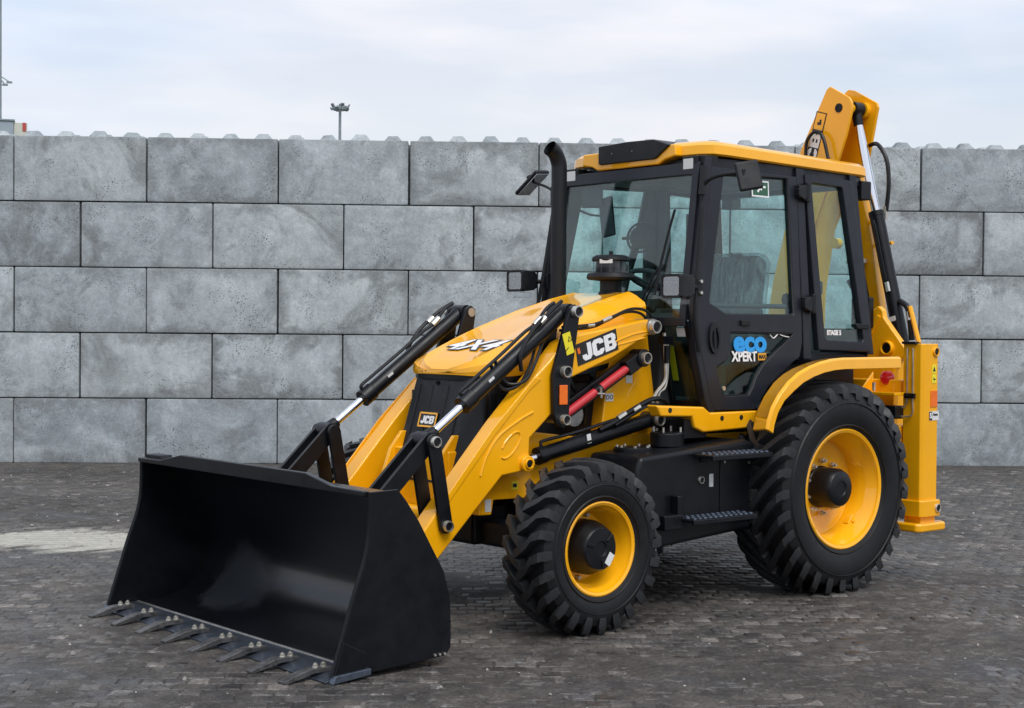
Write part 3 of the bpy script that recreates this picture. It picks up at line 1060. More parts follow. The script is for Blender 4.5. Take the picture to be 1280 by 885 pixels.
def tooth(y):
    prof = [(3.880, .031), (3.985, .030), (4.040, .016), (4.125, .000), (4.146, .000), (4.146, .012), (4.062, .038), (4.020, .050), (3.985, .055), (3.880, .053)]
    hw = [.030, .030, .029, .027, .026, .026, .029, .030, .030, .030]
    n = len(prof)
    vs = [(x, y - w, z) for (x, z), w in zip(prof, hw)] + [(x, y + w, z) for (x, z), w in zip(prof, hw)]
    fs = [tuple(range(n - 1, -1, -1)), tuple(range(n, 2 * n))] + [(i, (i + 1) % n, n + (i + 1) % n, n + i) for i in range(n)]
    MB().add(vs, fs).build('tooth', 'tooth', bucket, 0.003)
    for x in (3.912, 3.957):
        mb = MB().cyl((x, y, .052), (x, y, .057), .017, n=14).cyl((x, y, .057), (x, y, .070), .0130, n=6).cyl((x, y, .070), (x, y, .076), .007, n=10)
        mb.build('tooth_bolt', 'zinc', bucket)
for k in range(8):
    tooth(-1.032 + k * 0.2975)
for s in (1, -1):
    for yy in (.385, .60):
        mb = MB().prism([(3.27, .12), (3.30, .40), (3.40, .60), (3.42, .68), (3.34, .72), (3.28, .64), (3.10, .36), (3.00, .33), (2.975, .27), (3.02, .20), (3.16, .13)],
                        s * (yy - .012), s * (yy + .012), 'y')
        mb.build('hinge_bracket', 'black', bucket, 0.004)
    MB().cyl((3.04, s * .36, .275), (3.04, s * .63, .275), .035).build('hinge_pin', 'steel', bucket)
    MB().cyl((3.335, s * .36, .645), (3.335, s * .63, .645), .03).build('hinge_pin', 'steel', bucket)
for y in (-1.0, 1.0):
    for k in range(3):
        MB().cyl((3.30 + .03 * k, y * 1.203, .060), (3.30 + .03 * k, y * 1.212, .060), .007, n=8).build('drain_stud', 'zinc', bucket)

# ------------------------------------------------------------------ loader arms and linkage
arm_out = [(3.02, .235), (2.857, .398), (2.394, .840), (2.266, .855), (2.215, .862), (2.178, .885), (2.180, .93), (2.192, .965), (2.187, 1.047), (2.019, 1.185), (2.006, 1.241), (1.985, 1.33),
           (1.873, 1.391), (1.529, 1.509), (1.245, 1.642), (1.180, 1.655), (1.155, 1.695), (1.180, 1.74), (1.257, 1.742), (1.552, 1.69), (1.833, 1.645), (1.935, 1.60),
           (2.035, 1.50), (2.166, 1.392), (2.432, 1.135), (3.09, .42), (3.125, .34), (3.10, .25)]
for s in (1, -1):
    arm = sided(MB().prism(arm_out, .425, .555, 'y'), s).build('loader_arm', 'yellow', BH_, 0.014, seg=3)
    if s > 0:
        part_label(arm, 'near yellow loader arm carrying a black and white emblem')
    # pressed beads on the outer face
    mb = MB().tube([(x, .5555, z) for x, z in [(2.555, .850), (2.515, .955), (2.425, 1.068), (2.275, 1.155), (2.168, 1.200)]], .0075, 6, 8)
    el = [(2.335 + .085 * math.cos(a) * .78 - .042 * math.sin(a) * .62, .5555, 1.015 - .085 * math.cos(a) * .78 - .042 * math.sin(a) * .78) for a in np.linspace(0, 2 * math.pi * .86, 18)]
    sided(mb, s).build('pressed_bead', 'yellow', arm)
    sided(MB().tube(el, .0065, 6, 3), s).build('pressed_bead', 'yellow', arm)
    mb = MB().tube([(x, .5555, z) for x, z in [(1.52, 1.600), (1.50, 1.612), (1.36, 1.652), (1.25, 1.668)]], .006, 6, 5)
    sided(mb, s).build('pressed_bead', 'yellow', arm)
    mb = MB().tube([(x, .5555, z) for x, z in [(1.50, 1.585), (1.38, 1.608), (1.27, 1.630)]], .005, 6, 5)
    sided(mb, s).build('pressed_bead', 'yellow', arm)
    # welded weld-on flange along the upper edge of the front part
    sided(MB().prism([(2.85, .640), (2.45, 1.080), (2.20, 1.325), (2.11, 1.388), (2.16, 1.400), (2.47, 1.115), (2.87, .668)], .552, .562, 'y'), s).build('edge_flange', 'yellow', arm, 0.004)
    # boss of the lift cylinder
    sided(MB().cyl((2.222, .42, .905), (2.222, .585, .905), .047, n=24), s).build('boss', 'yellow', arm, 0.006)
    pin('pivot_pin', (2.222, s * .580, .905), .034, arm, .016, (0, s, 0), 'yellow')
    sided(MB().cyl((1.205, .40, 1.697), (1.205, .575, 1.697), .050, n=24), s).build('boss', 'steel', arm, 0.006)
    pin('pivot_pin', (1.205, s * .57, 1.697), .048, arm, .032, (0, s, 0))
    # black lever plates
    lev = [(1.880, 1.825), (1.915, 1.806), (1.948, 1.728), (2.050, 1.413), (2.044, 1.193), (2.012, 1.122), (1.967, 1.096), (1.925, 1.122), (1.911, 1.348), (1.846, 1.749), (1.843, 1.80)]
    lever = sided(MB().prism(lev, .566, .594, 'y').prism(lev, .386, .414, 'y'), s).build('tilt_lever', 'black', BH_, 0.005)
    for (x, z), r in (((1.880, 1.781), .040), ((1.962, 1.430), .040), ((1.966, 1.150), .036)):
        pin('pivot_pin', (x, s * .594, z), r, lever, .034, (0, s, 0))
        sided(MB().cyl((x, .38, z), (x, .59, z), r * .7), s).build('pin_shaft', 'steel', lever)
    if s > 0:
        plate('reflector', 'orange', lever, (1.973, .594, 1.295), -X, Z, .062, .115, .010, bevel=0.004)
        lu = (-X * .95 + Z * .30).normalized()
        lv = (Z * .95 + X * .30).normalized()
        plate('warning_label', 'warn', lever, (1.935, .5945, 1.595), lu, lv, .062, .128, .002)
        c0 = V(1.927, .5967, 1.622)
        strip_plate('label_print', 'ink', lever, [(-.018, -.014), (.018, -.014), (0, .018)], c0, lu, lv, .0012)
        strip_plate('label_print', 'warn', lever, [(-.010, -.010), (.010, -.010), (0, .009)], c0 + V(0, .0012, 0), lu, lv, .0012)
        strip_plate('label_print', 'ink', lever, [(-.016, -.006), (.014, .010), (.016, .006), (-.013, -.011)], V(1.946, .5967, 1.560), lu, lv, .0012)
    # tilt cylinder
    P1, P2 = V(1.880, s * .49, 1.781), V(2.900, s * .49, 1.058)
    d = (P2 - P1).normalized()
    L = (P2 - P1).length
    up = V(-d.z, 0, d.x)
    if up.z < 0:
        up = -up
    Bend = L * .745
    mb = MB().cyl(P1 - V(0, .062, 0), P1 + V(0, .062, 0), .048, n=20).cyl(P1 + d * .02, P1 + d * (Bend - .09), .047, n=24).cyl(P1 + d * (Bend - .09), P1 + d * Bend, .054, n=24)
    tc_ = mb.build('tilt_cylinder', 'black', BH_, 0.003)
    MB().cyl(P1 + d * (Bend - .02), P2 - d * .07, .0235, n=20).build('piston_rod', 'chrome', tc_)
    MB().cyl(P2 - d * .09, P2 - d * .03, .034, .042, n=16).cyl(P2 - V(0, .060, 0), P2 + V(0, .060, 0), .052, n=20).build('rod_eye', 'black', tc_, 0.004)
    a = P1 + d * .10 + up * .062
    q = P1 + d * (Bend - .06) + up * .052
    MB().tube([P1 + d * .03 + up * .085, a + up * .03, P1 + d * .22 + up * .068, P1 + d * .33 + up * .075, P1 + d * .52 + up * .072, q - d * .08 + up * .022, q + up * .020 + d * .02, q - up * .02 + d * .02], .011, 8, 6).build('hydraulic_hose', 'hose', tc_)
    MB().tube([P1 + d * .0 + up * .075 + Y * .03 * s, P1 + d * .12 + up * .085 + Y * .05 * s, P1 + d * .30 + up * .075 + Y * .055 * s, P1 + d * .45 + up * .02 + Y * .06 * s, P1 + d * .50 - up * .07 + Y * .05 * s], .0125, 8, 6).build('hydraulic_hose', 'hose', tc_)
    MB().cyl(P1 + d * .17 + up * .072, P1 + d * .235 + up * .066, .019, n=8).cyl(P1 + d * .175 + up * .080 + Y * .05 * s, P1 + d * .225 + up * .076 + Y * .05 * s, .019, n=8).build('hose_fitting', 'zinc', tc_)
    lab_u, lab_v = -X, Z
    plate('part_label', 'paper', tc_, P1 + d * (L * .56) + Y * .0455 + up * .012, d if s > 0 else d, up, .045, .026, .003)
    # links to the bucket
    def bar(p, q, w, y0, y1):
        p, q = V(*p), V(*q)
        dd = (q - p).normalized()
        nn = V(-dd.y, dd.x, 0)
        pts = []
        for k in range(9):
            an = math.pi * k / 8
            pts.append(p + nn * (w * math.cos(an)) - dd * (w * math.sin(an)))
        for k in range(9):
            an = math.pi * k / 8
            pts.append(q - nn * (w * math.cos(an)) + dd * (w * math.sin(an)))
        return MB().prism([(a.x, a.y) for a in pts], y0, y1, 'y')
    for y0 in (.562, .392):
        lk = sided(bar((2.900, 1.058, 0), (2.812, .592, 0), .042, y0, y0 + .024), s).build('tipping_link', 'black', BH_, 0.003)
        if y0 > .5:
            pin('pivot_pin', (2.900, s * .586, 1.058), .036, lk, .026, (0, s, 0))
            pin('pivot_pin', (2.812, s * .586, .592), .036, lk, .026, (0, s, 0))
    bl_ = sided(MB(), s)
    mb = MB()
    for y0 in (.428, .530):
        g = bar((2.900, 1.058, 0), (3.335, .645, 0), .048, y0, y0 + .022)
        mb.add(g.v, g.f)
    dd = V(.435, 0, -.413).normalized()
    nn = V(.413, 0, .435).normalized()
    c = V(2.900, .49, 1.058) + dd * .32
    mb.box(c - nn * .012, (.52, .10, .020), Matrix((dd, Y, nn)).transposed())
    sided(mb, s).build('bucket_link', 'black', BH_, 0.003)
    # lift cylinder
    Q1, Q2 = V(1.140, s * .49, 1.120), V(2.222, s * .49, .905)
    d = (Q2 - Q1).normalized()
    up = V(-d.z, 0, d.x)
    L = (Q2 - Q1).length
    lc = MB().cyl(Q1 - V(0, .06, 0), Q1 + V(0, .07, 0), .050, n=20).cyl(Q1, Q1 + d * (L - .155), .047, n=24).cyl(Q1 + d * (L - .20), Q1 + d * (L - .145), .053, n=24).build('lift_cylinder', 'black', BH_, 0.003)
    MB().cyl(Q2 - d * .17, Q2, .026, n=18).build('piston_rod', 'chrome', lc)
    pin('pivot_pin', Q1 + V(0, s * .068, 0), .044, lc, .024, (0, s, 0))
    MB().tube([Q1 + d * .12 + up * .075, Q1 + d * .35 + up * .070, Q1 + d * .62 + up * .068, Q1 + d * (L - .22) + up * .078, Q1 + d * (L - .19) + up * .070, Q1 + d * (L - .19) + up * .04], .010, 8, 6).build('hydraulic_pipe', 'hose', lc)
    plate('part_label', 'paper', lc, Q1 + d * (L * .52) + Y * .046 + up * .018, d, up, .032, .055, .003)

# red safety strut on the near lever
S1, S2 = V(1.262, .505, 1.505), V(1.905, .505, 1.165)
d = (S2 - S1).normalized()
up = V(-d.z, 0, d.x)
rot = Matrix((d, Y, up)).transposed()
for s in (1, -1):
    fl = V(1, s, 1)
    mb = MB().box((S1 + S2) / 2 - up * .004 - Y * .03, ((S2 - S1).length, .035, .100), rot).box(S1 + d * .07, (.15, .075, .092), rot).cyl(S1 - Y * .05, S1 + Y * .05, .055, n=20)
    lk = sided(mb, s).build('lever_link', 'black', BH_, 0.005)
    pin('pivot_pin', (S1.x, s * .552, S1.z), .043, lk, .030, (0, s, 0))
strut = MB().cyl(S1 + d * .055 + Y * .012, S2 - d * .01 + Y * .014, .025, n=20).build('safety_strut', 'red', BH_, 0.003)
MB().cyl(S1 + d * .385 + Y * .012, S1 + d * .435 + Y * .014, .029, n=20).build('strut_clip', 'black', strut)
MB().cyl(S1 + d * .43 + Y * .045 - up * .04, S1 + d * .41 + Y * .05 + up * .02, .009, n=8).cyl(S1 + d * .45 + Y * .05, S1 + d * .40 + Y * .05 - up * .03, .006, n=8).build('locking_pin', 'zinc', strut)

# arm emblem: white letters in a black frame with a small yellow mark
eu = (V(1.50, 0, 1.573) - V(1.828, 0, 1.475)).normalized()
ev = V(-eu.z, 0, eu.x)
if ev.z < 0:
    ev = -ev
near_arm = [o for o in bpy.data.objects if o.name.startswith('loader_arm')][0]
ec = V(1.668, .5555, 1.572)
plate('emblem_frame', 'ink', near_arm, ec, eu, ev, .345, .128, .0025, shear=0.10)
block_letters('emblem_lettering', 'JCB', 'white', near_arm, ec + V(0, .0028, 0) + eu * .014, eu, ev, .098, 1.12, .06)
plate('emblem_mark', 'orange', near_arm, ec + V(0, .0032, 0) - eu * .150 + ev * .022, eu, ev, .020, .034, .001)

# hoses looping over the loader arm and inside it
hz = empty('hose_bundle', (0, 0, 0), BH_)
MB().tube([(1.13, .50, 1.70), (1.22, .53, 1.79), (1.36, .53, 1.805), (1.52, .53, 1.755), (1.66, .52, 1.71), (1.90, .50, 1.69)], .009, 8, 8).build('hydraulic_hose', 'hose', hz)
MB().tube([(1.13, .48, 1.69), (1.24, .50, 1.775), (1.38, .50, 1.785), (1.55, .51, 1.73), (1.68, .51, 1.69), (1.90, .48, 1.67)], .009, 8, 8).build('hydraulic_hose', 'hose', hz)
MB().cyl((1.60, .53, 1.728), (1.53, .53, 1.752), .012, n=8).cyl((1.66, .52, 1.705), (1.71, .515, 1.70), .012, n=8).build('hose_fitting', 'zinc', hz)
MB().tube([(1.95, .46, 1.66), (2.05, .50, 1.60), (2.14, .55, 1.50), (2.22, .55, 1.385), (2.30, .50, 1.36), (2.36, .47, 1.42), (2.40, .49, 1.50)], .010, 8, 8).build('hydraulic_hose', 'hose', hz)
MB().tube([(1.98, .45, 1.64), (2.08, .47, 1.57), (2.17, .53, 1.47), (2.25, .53, 1.36), (2.33, .49, 1.33), (2.39, .47, 1.40), (2.43, .49, 1.47)], .010, 8, 8).build('hydraulic_hose', 'hose', hz)
MB().tube([(1.06, .52, 1.66), (1.055, .53, 1.45), (1.06, .53, 1.36), (1.13, .52, 1.28), (1.16, .52, 1.20), (1.14, .51, 1.02)], .011, 8, 6).tube([(1.03, .52, 1.64), (1.03, .52, 1.42), (1.05, .52, 1.32), (1.10, .51, 1.26), (1.11, .51, 1.0)], .010, 8, 6).build('hydraulic_pipe', 'zinc', hz)
MB().box((1.05, .52, 1.615), (.08, .06, .05)).cyl((1.055, .535, 1.58), (1.055, .535, 1.47), .017, n=6).cyl((1.03, .525, 1.58), (1.03, .525, 1.50), .016, n=6).build('pipe_clamp', 'black', hz)
MB().tube([(1.08, .55, .98), (1.03, .55, 1.10), (1.08, .56, 1.23), (1.20, .56, 1.25), (1.36, .55, 1.19), (1.50, .54, 1.12), (1.62, .53, 1.075)], .016, 8, 8).build('hydraulic_hose', 'hose', hz)
MB().tube([(1.10, .54, .98), (1.06, .54, 1.08), (1.11, .55, 1.19), (1.22, .55, 1.215), (1.36, .545, 1.16), (1.50, .54, 1.10)], .014, 8, 8).build('hydraulic_hose', 'hose', hz)
MB().cyl((1.42, .55, 1.17), (1.48, .545, 1.14), .017, n=6).cyl((1.31, .56, 1.21), (1.36, .555, 1.185), .017, n=6).build('hose_fitting', 'zinc', hz)

# ------------------------------------------------------------------ frame, engine bay, hood
fr = MB().prism([(2.45, .605), (2.357, .603), (2.34, .688), (2.10, .685), (1.9, .72), (1.0, .80), (1.0, 1.03), (1.7, 1.03), (2.1, 1.08), (2.40, .98)], .30, .415, 'y')
g = fr.mirror_y()
fr.add(g.v, g.f)
frame = fr.build('chassis', 'yellow', BH_, 0.008)
MB().box((2.47, 0, .80), (.20, .56, .34)).build('front_crossmember', 'yellow', frame, 0.012)
for s in (1, -1):
    MB().prism([(2.40, .66), (2.62, .66), (2.66, .80), (2.60, .96), (2.52, 1.06), (2.44, 1.06)], s * .24, s * .27, 'y').build('front_bracket', 'yellow', frame, 0.006)
MB().cyl((2.66, -.43, .60), (2.66, .43, .60), .055, n=20).build('torque_tube', 'yellow', frame)
plate('data_label', 'paper', frame, (2.385, .4155, .660), -X, Z, .045, .072, .002)
plate('warning_label', 'warn', frame, (2.185, .4155, .765), -X, Z, .050, .050, .002)
plate('label_print', 'ink', frame, (2.185, .4178, .765), -X, Z, .030, .022, .001)
MB().box((.75, 0, .66), (2.6, .56, .42)).build('driveline', 'black', BH_, 0.03)
MB().box((2.172, 0, .48), (.20, 1.46, .16)).box((2.172, 0, .52), (.30, .42, .24)).build('front_axle', 'black', BH_, 0.03)
MB().box((0.0, 0, .66), (.30, 1.30, .24)).box((0, 0, .66), (.44, .5, .40)).build('rear_axle', 'black', BH_, 0.03)
for s in (1, -1):
    tw = MB().prism([(.985, .96), (1.50, .96), (1.48, 1.08), (1.43, 1.46), (1.38, 1.58), (1.29, 1.74), (1.15, 1.755), (1.09, 1.66), (1.03, 1.30)], .30, .405, 'y')
    t_ = sided(tw, s).build('loader_tower', 'yellow', BH_, 0.010)
    if s > 0:
        plate('data_label', 'paper', t_, (1.252, .406, 1.372), -X, Z, .055, .052, .002)
        plate('data_label', 'paper', t_, (1.420, .406, 1.262), -X, Z, .066, .050, .002)
        MB().lathe([(.009, 0), (.014, 0), (.014, .0015), (.009, .0015)], (1.436, .4082, 1.262), Y, 16, True).lathe([(.009, 0), (.014, 0), (.014, .0015), (.009, .0015)], (1.404, .4082, 1.262), Y, 16, True).build('label_print', 'greyink', t_)
        plate('warning_label', 'warn', t_, (1.428, .406, 1.318), -X, Z, .030, .040, .002)
        MB().cyl((1.485, .405, 1.03), (1.485, .408, .97), .003, n=6).build('seam', 'ink', t_)
eng = MB().box((1.85, 0, 1.18), (.80, .62, .42)).box((1.75, 0, 1.40), (.5, .66, .10)).build('engine', 'black', BH_, 0.02)
for k in range(5):
    MB().tube([(1.55 + .07 * k, .32, 1.10 + .05 * (k % 3)), (1.60 + .06 * k, .37, 1.22), (1.66 + .07 * k, .36, 1.30), (1.70 + .05 * k, .33, 1.42)], .012 + .003 * (k % 2), 8, 6).build('engine_hose', 'hose', eng)
MB().cyl((1.70, .33, 1.16), (1.70, .40, 1.16), .07, n=16).cyl((1.86, .33, 1.28), (1.86, .38, 1.28), .05, n=16).build('engine_pulley', 'steel', eng)

# hood: x, top z, top half width, shoulder z, shoulder half width, bottom z
hs = [(2.425, 1.432, .10, 1.425, .17, 1.405), (2.405, 1.452, .18, 1.440, .26, 1.402), (2.365, 1.482, .26, 1.458, .345, 1.400), (2.31, 1.516, .30, 1.478, .388, 1.398), (2.20, 1.562, .31, 1.520, .402, 1.40),
      (2.05, 1.625, .31, 1.574, .408, 1.41), (1.9, 1.682, .31, 1.628, .412, 1.42), (1.6, 1.785, .305, 1.722, .415, 1.44), (1.3, 1.870, .295, 1.803, .415, 1.50), (1.115, 1.912, .285, 1.842, .412, 1.54)]
secs = []
for x, zt, ht, zs, hw, zb in hs:
    half = [(hw * .985, zb), (hw, zb + .02), (hw + .002, (zb + zs) / 2), (hw, zs - .012), (hw - .012, zs + .010), (ht + .04, zt - .016), (ht, zt), (ht * .90, zt + .010), (ht * .82, zt + .004), (ht * .4, zt + .004), (0.0, zt + .004)]
    full = half + [(-a, b) for a, b in half[-2::-1]]
    secs.append([V(x, a, b) for a, b in full])
hood = MB().loft(secs).build('hood', 'yellow', BH_, 0.006, angle=24)
part_label(hood, 'sloping yellow engine hood with printed lettering')
MB().loft([[V(x - .012, a * 1.0, b) for a, b in ((hw * .97, zb - .03), (hw * .97, zb + .01), (-hw * .97, zb + .01), (-hw * .97, zb - .03))] for x, zt, ht, zs, hw, zb in hs]).build('hood_gasket', 'black', hood)
# lettering on the hood
hv = (V(2.05, 0, 1.629) - V(2.31, 0, 1.520)).normalized()
hc = V(2.190, .02, 1.5765)
text_mesh('hood_lettering_outline', '4X4', .205, 'greyink', hood, hc, Y, hv, shear=0.30, bold=0.014, sx=1.30, depth=.0008)
text_mesh('hood_lettering', '4X4', .205, 'white', hood, hc + V(0.0004, 0, .0014), Y, hv, shear=0.30, bold=0.0045, sx=1.30, depth=.0008)

# radiator grille: a black cowl that leans forward towards its foot
def gx(z):
    return 2.395 + (1.385 - z) * .29
gz = [1.392, 1.36, 1.10, .90, .78]
secs = []
for z in gz:
    f = gx(z)
    hw = .275 + (1.39 - z) * .03
    secs.append([V(f - .34, -.36, z), V(f - .10, -.345, z), V(f - .012, -hw, z), V(f, -hw + .02, z), V(f + .006, 0, z), V(f, hw - .02, z), V(f - .012, hw, z), V(f - .10, .345, z), V(f - .34, .36, z)])
grille = MB().loft(secs).build('radiator_grille', 'plastic', BH_, 0.004, angle=25)
gvv = V(gx(1.0) - gx(1.2), 0, -.2).normalized() * -1
for y in (-.205, -.075, .075, .205):
    MB().loft([[V(gx(z) + .004, y - .007, z), V(gx(z) + .012, y - .003, z), V(gx(z) + .012, y + .003, z), V(gx(z) + .004, y + .007, z)] for z in (1.34, 1.19, .86)]).build('grille_rib', 'plastic', grille)
for s in (1, -1):
    for k in range(3):
        MB().box((2.30 - .06 * k + .05, s * (.352 - .0 * k), 1.08), (.028, .012, .44)).build('side_louvre', 'black', grille, 0.003)
gc = V(gx(1.135) + .013, -.035, 1.135)
plate('badge_plate', 'ink', grille, gc, Y, gvv, .172, .088, .004)
for a_, b_, w_, h_ in ((0, .040, .172, .010), (0, -.040, .172, .010), (-.081, 0, .010, .088), (.081, 0, .010, .088)):
    plate('badge_frame', 'warn' if False else 'yellow', grille, gc + Y * a_ + gvv * b_ + V(.0042, 0, 0), Y, gvv, w_, h_, .002)
block_letters('badge_lettering', 'JCB', 'white', grille, gc + V(.0045, 0, 0), Y, gvv, .048, 1.0, .05)
MB().cyl((gx(1.355) + .005, -.03, 1.355), (gx(1.355) + .018, -.03, 1.352), .012, n=12).build('hood_latch', 'black', grille)

# exhaust stack
ex = MB().tube([(1.16, -.365, 1.78), (1.16, -.365, 2.55), (1.16, -.365, 2.70), (1.165, -.365, 2.78), (1.20, -.365, 2.845), (1.245, -.365, 2.875)], .052, 20, 5, caps=False)
ex.tube([(1.247, -.365, 2.876), (1.20, -.365, 2.845), (1.165, -.365, 2.78), (1.16, -.365, 2.70)], .044, 20, 5, caps=False)
ex.build('exhaust_stack', 'plastic', BH_)
# air pre-cleaner
pc = MB().lathe([(.088, 1.86), (.088, 1.90), (.070, 1.93), (.070, 1.99), (.10, 1.995), (.15, 2.00), (.158, 2.015), (.150, 2.040), (.118, 2.045)], (1.085, .06, 0), Z, 32).build('air_precleaner', 'plastic', BH_, angle=30)
MB().lathe([(.113, 2.045), (.117, 2.06), (.117, 2.118), (.115, 2.122)], (1.085, .06, 0), Z, 32).build('clear_bowl', 'clear', pc)
mb = MB().lathe([(.060, 2.045), (.058, 2.12)], (1.085, .06, 0), Z, 16)
for k in range(10):
    a = 2 * math.pi * k / 10
    mb.box((1.085 + .08 * math.cos(a), .06 + .08 * math.sin(a), 2.082), (.045, .004, .07), Matrix.Rotation(a + .6, 3, 'Z'))
mb.build('swirl_vanes', 'vane', pc)
MB().lathe([(.120, 2.118), (.124, 2.126), (.120, 2.145), (.095, 2.158), (.03, 2.162), (.0005, 2.162)], (1.085, .06, 0), Z, 32).cyl((1.085, .06, 2.16), (1.085, .06, 2.185), .014, n=8).build('cap', 'plastic', pc)
plate('maker_label', 'paper', pc, (1.186, .121, 2.115), V(-.5, .86, 0), Z, .085, .026, .002)

# ------------------------------------------------------------------ wheels
def tyre_mesh(R, rim_r, width, lugs, depth, sweep, zc, seed):
    """carcass by lathe about y plus two staggered rows of chevron lugs; the foot is pressed flat at the ground"""
    hw = width / 2
    mb = MB()
    Rc = R - depth
    prof = [(rim_r - .012, -hw * .78), (rim_r + .012, -hw * .86), (rim_r + .05, -hw * .96), ((rim_r + Rc) / 2 + .01, -hw), (Rc - .055, -hw * .97), (Rc - .020, -hw * .88), (Rc - .004, -hw * .62), (Rc, 0)]
    prof = prof + [(r, -h) for r, h in prof[-2::-1]]
    mb.lathe(prof, (0, 0, 0), (0, 1, 0), 72, caps=False)
    # raised sidewall ring
    for s in (-1, 1):
        rm = rim_r + .028
        mb.lathe([(rm, s * hw * .90), (rm + .006, s * (hw * .93 + .006)), (rm + .014, s * hw * .93)], (0, 0, 0), (0, 1, 0), 72, caps=False)
        rm = Rc - .085
        mb.lathe([(rm - .004, s * hw * .985), (rm, s * (hw * 1.0 + .004)), (rm + .006, s * hw * .985)], (0, 0, 0), (0, 1, 0), 72, caps=False)
    tr = MB()
    pitch = 2 * math.pi / lugs
    def top(sv):
        return R - .030 * (abs(sv) / hw) ** 2.2
    kind_rear = R > .6
    def RP(sw_):
        return [(1.0, .008, .022, -.080), (.985, .004, .025, -.024), (.90, -sw_ * .07, .026, 0), (.62, -sw_ * .34, .025, 0), (.34, -sw_ * .64, .025, 0), (.10, -sw_ * .88, .027, 0), (-.06, -sw_, .031, 0)]
    def node(th, sv, r):
        return (r * math.cos(th), sv, r * math.sin(th))
    for side_ in (1, -1):
        for k in range(lugs):
            t0 = k * pitch + (0 if side_ > 0 else pitch / 2)
            # lateral position, forward sweep (m), half length along the tread (m)
            path = RP(sweep) if kind_rear else [(1.0, .000, .024, -.075), (.985, -.002, .027, -.022), (.90, -.006, .028, 0), (.62, -sweep * .22, .024, 0), (.38, -sweep * .62, .023, 0), (.10, -sweep * .86, .024, 0), (-.10, -sweep, .027, 0)]
            secs_ = []
            for f, ad, w, drop in path:
                sv = f * hw * side_
                rt = top(sv) + drop
                rb = min(Rc - .02, rt - .012)
                a0 = t0 + ad / R
                da = w / R * (pitch * R / .125)
                secs_.append([node(a0 - da * 1.18, sv, rb), node(a0 - da * .92, sv, rt), node(a0 + da * .92, sv, rt), node(a0 + da * 1.18, sv, rb)])
            tr.loft([[Vector(p) for p in q_] for q_ in secs_])
    floor = -zc + .001
    for b_ in (mb, tr):
        b_.v = [(x, y, max(z, floor)) for x, y, z in b_.v]
    return mb, tr

def wheel(name, loc, R, rim_r, width, lugs, depth, sweep, zc, kind, s):
    w = empty(name, loc, BH_)
    ty = tyre_mesh(R, rim_r, width, lugs, depth, sweep, zc, 1)
    if s < 0:
        ty = tuple(t.mirror_y() for t in ty)
    ty[0].build('tyre', 'rubber', w, angle=38)
    ty[1].build('tread', 'tread', w, angle=30)['kind'] = 'stuff'
    return w

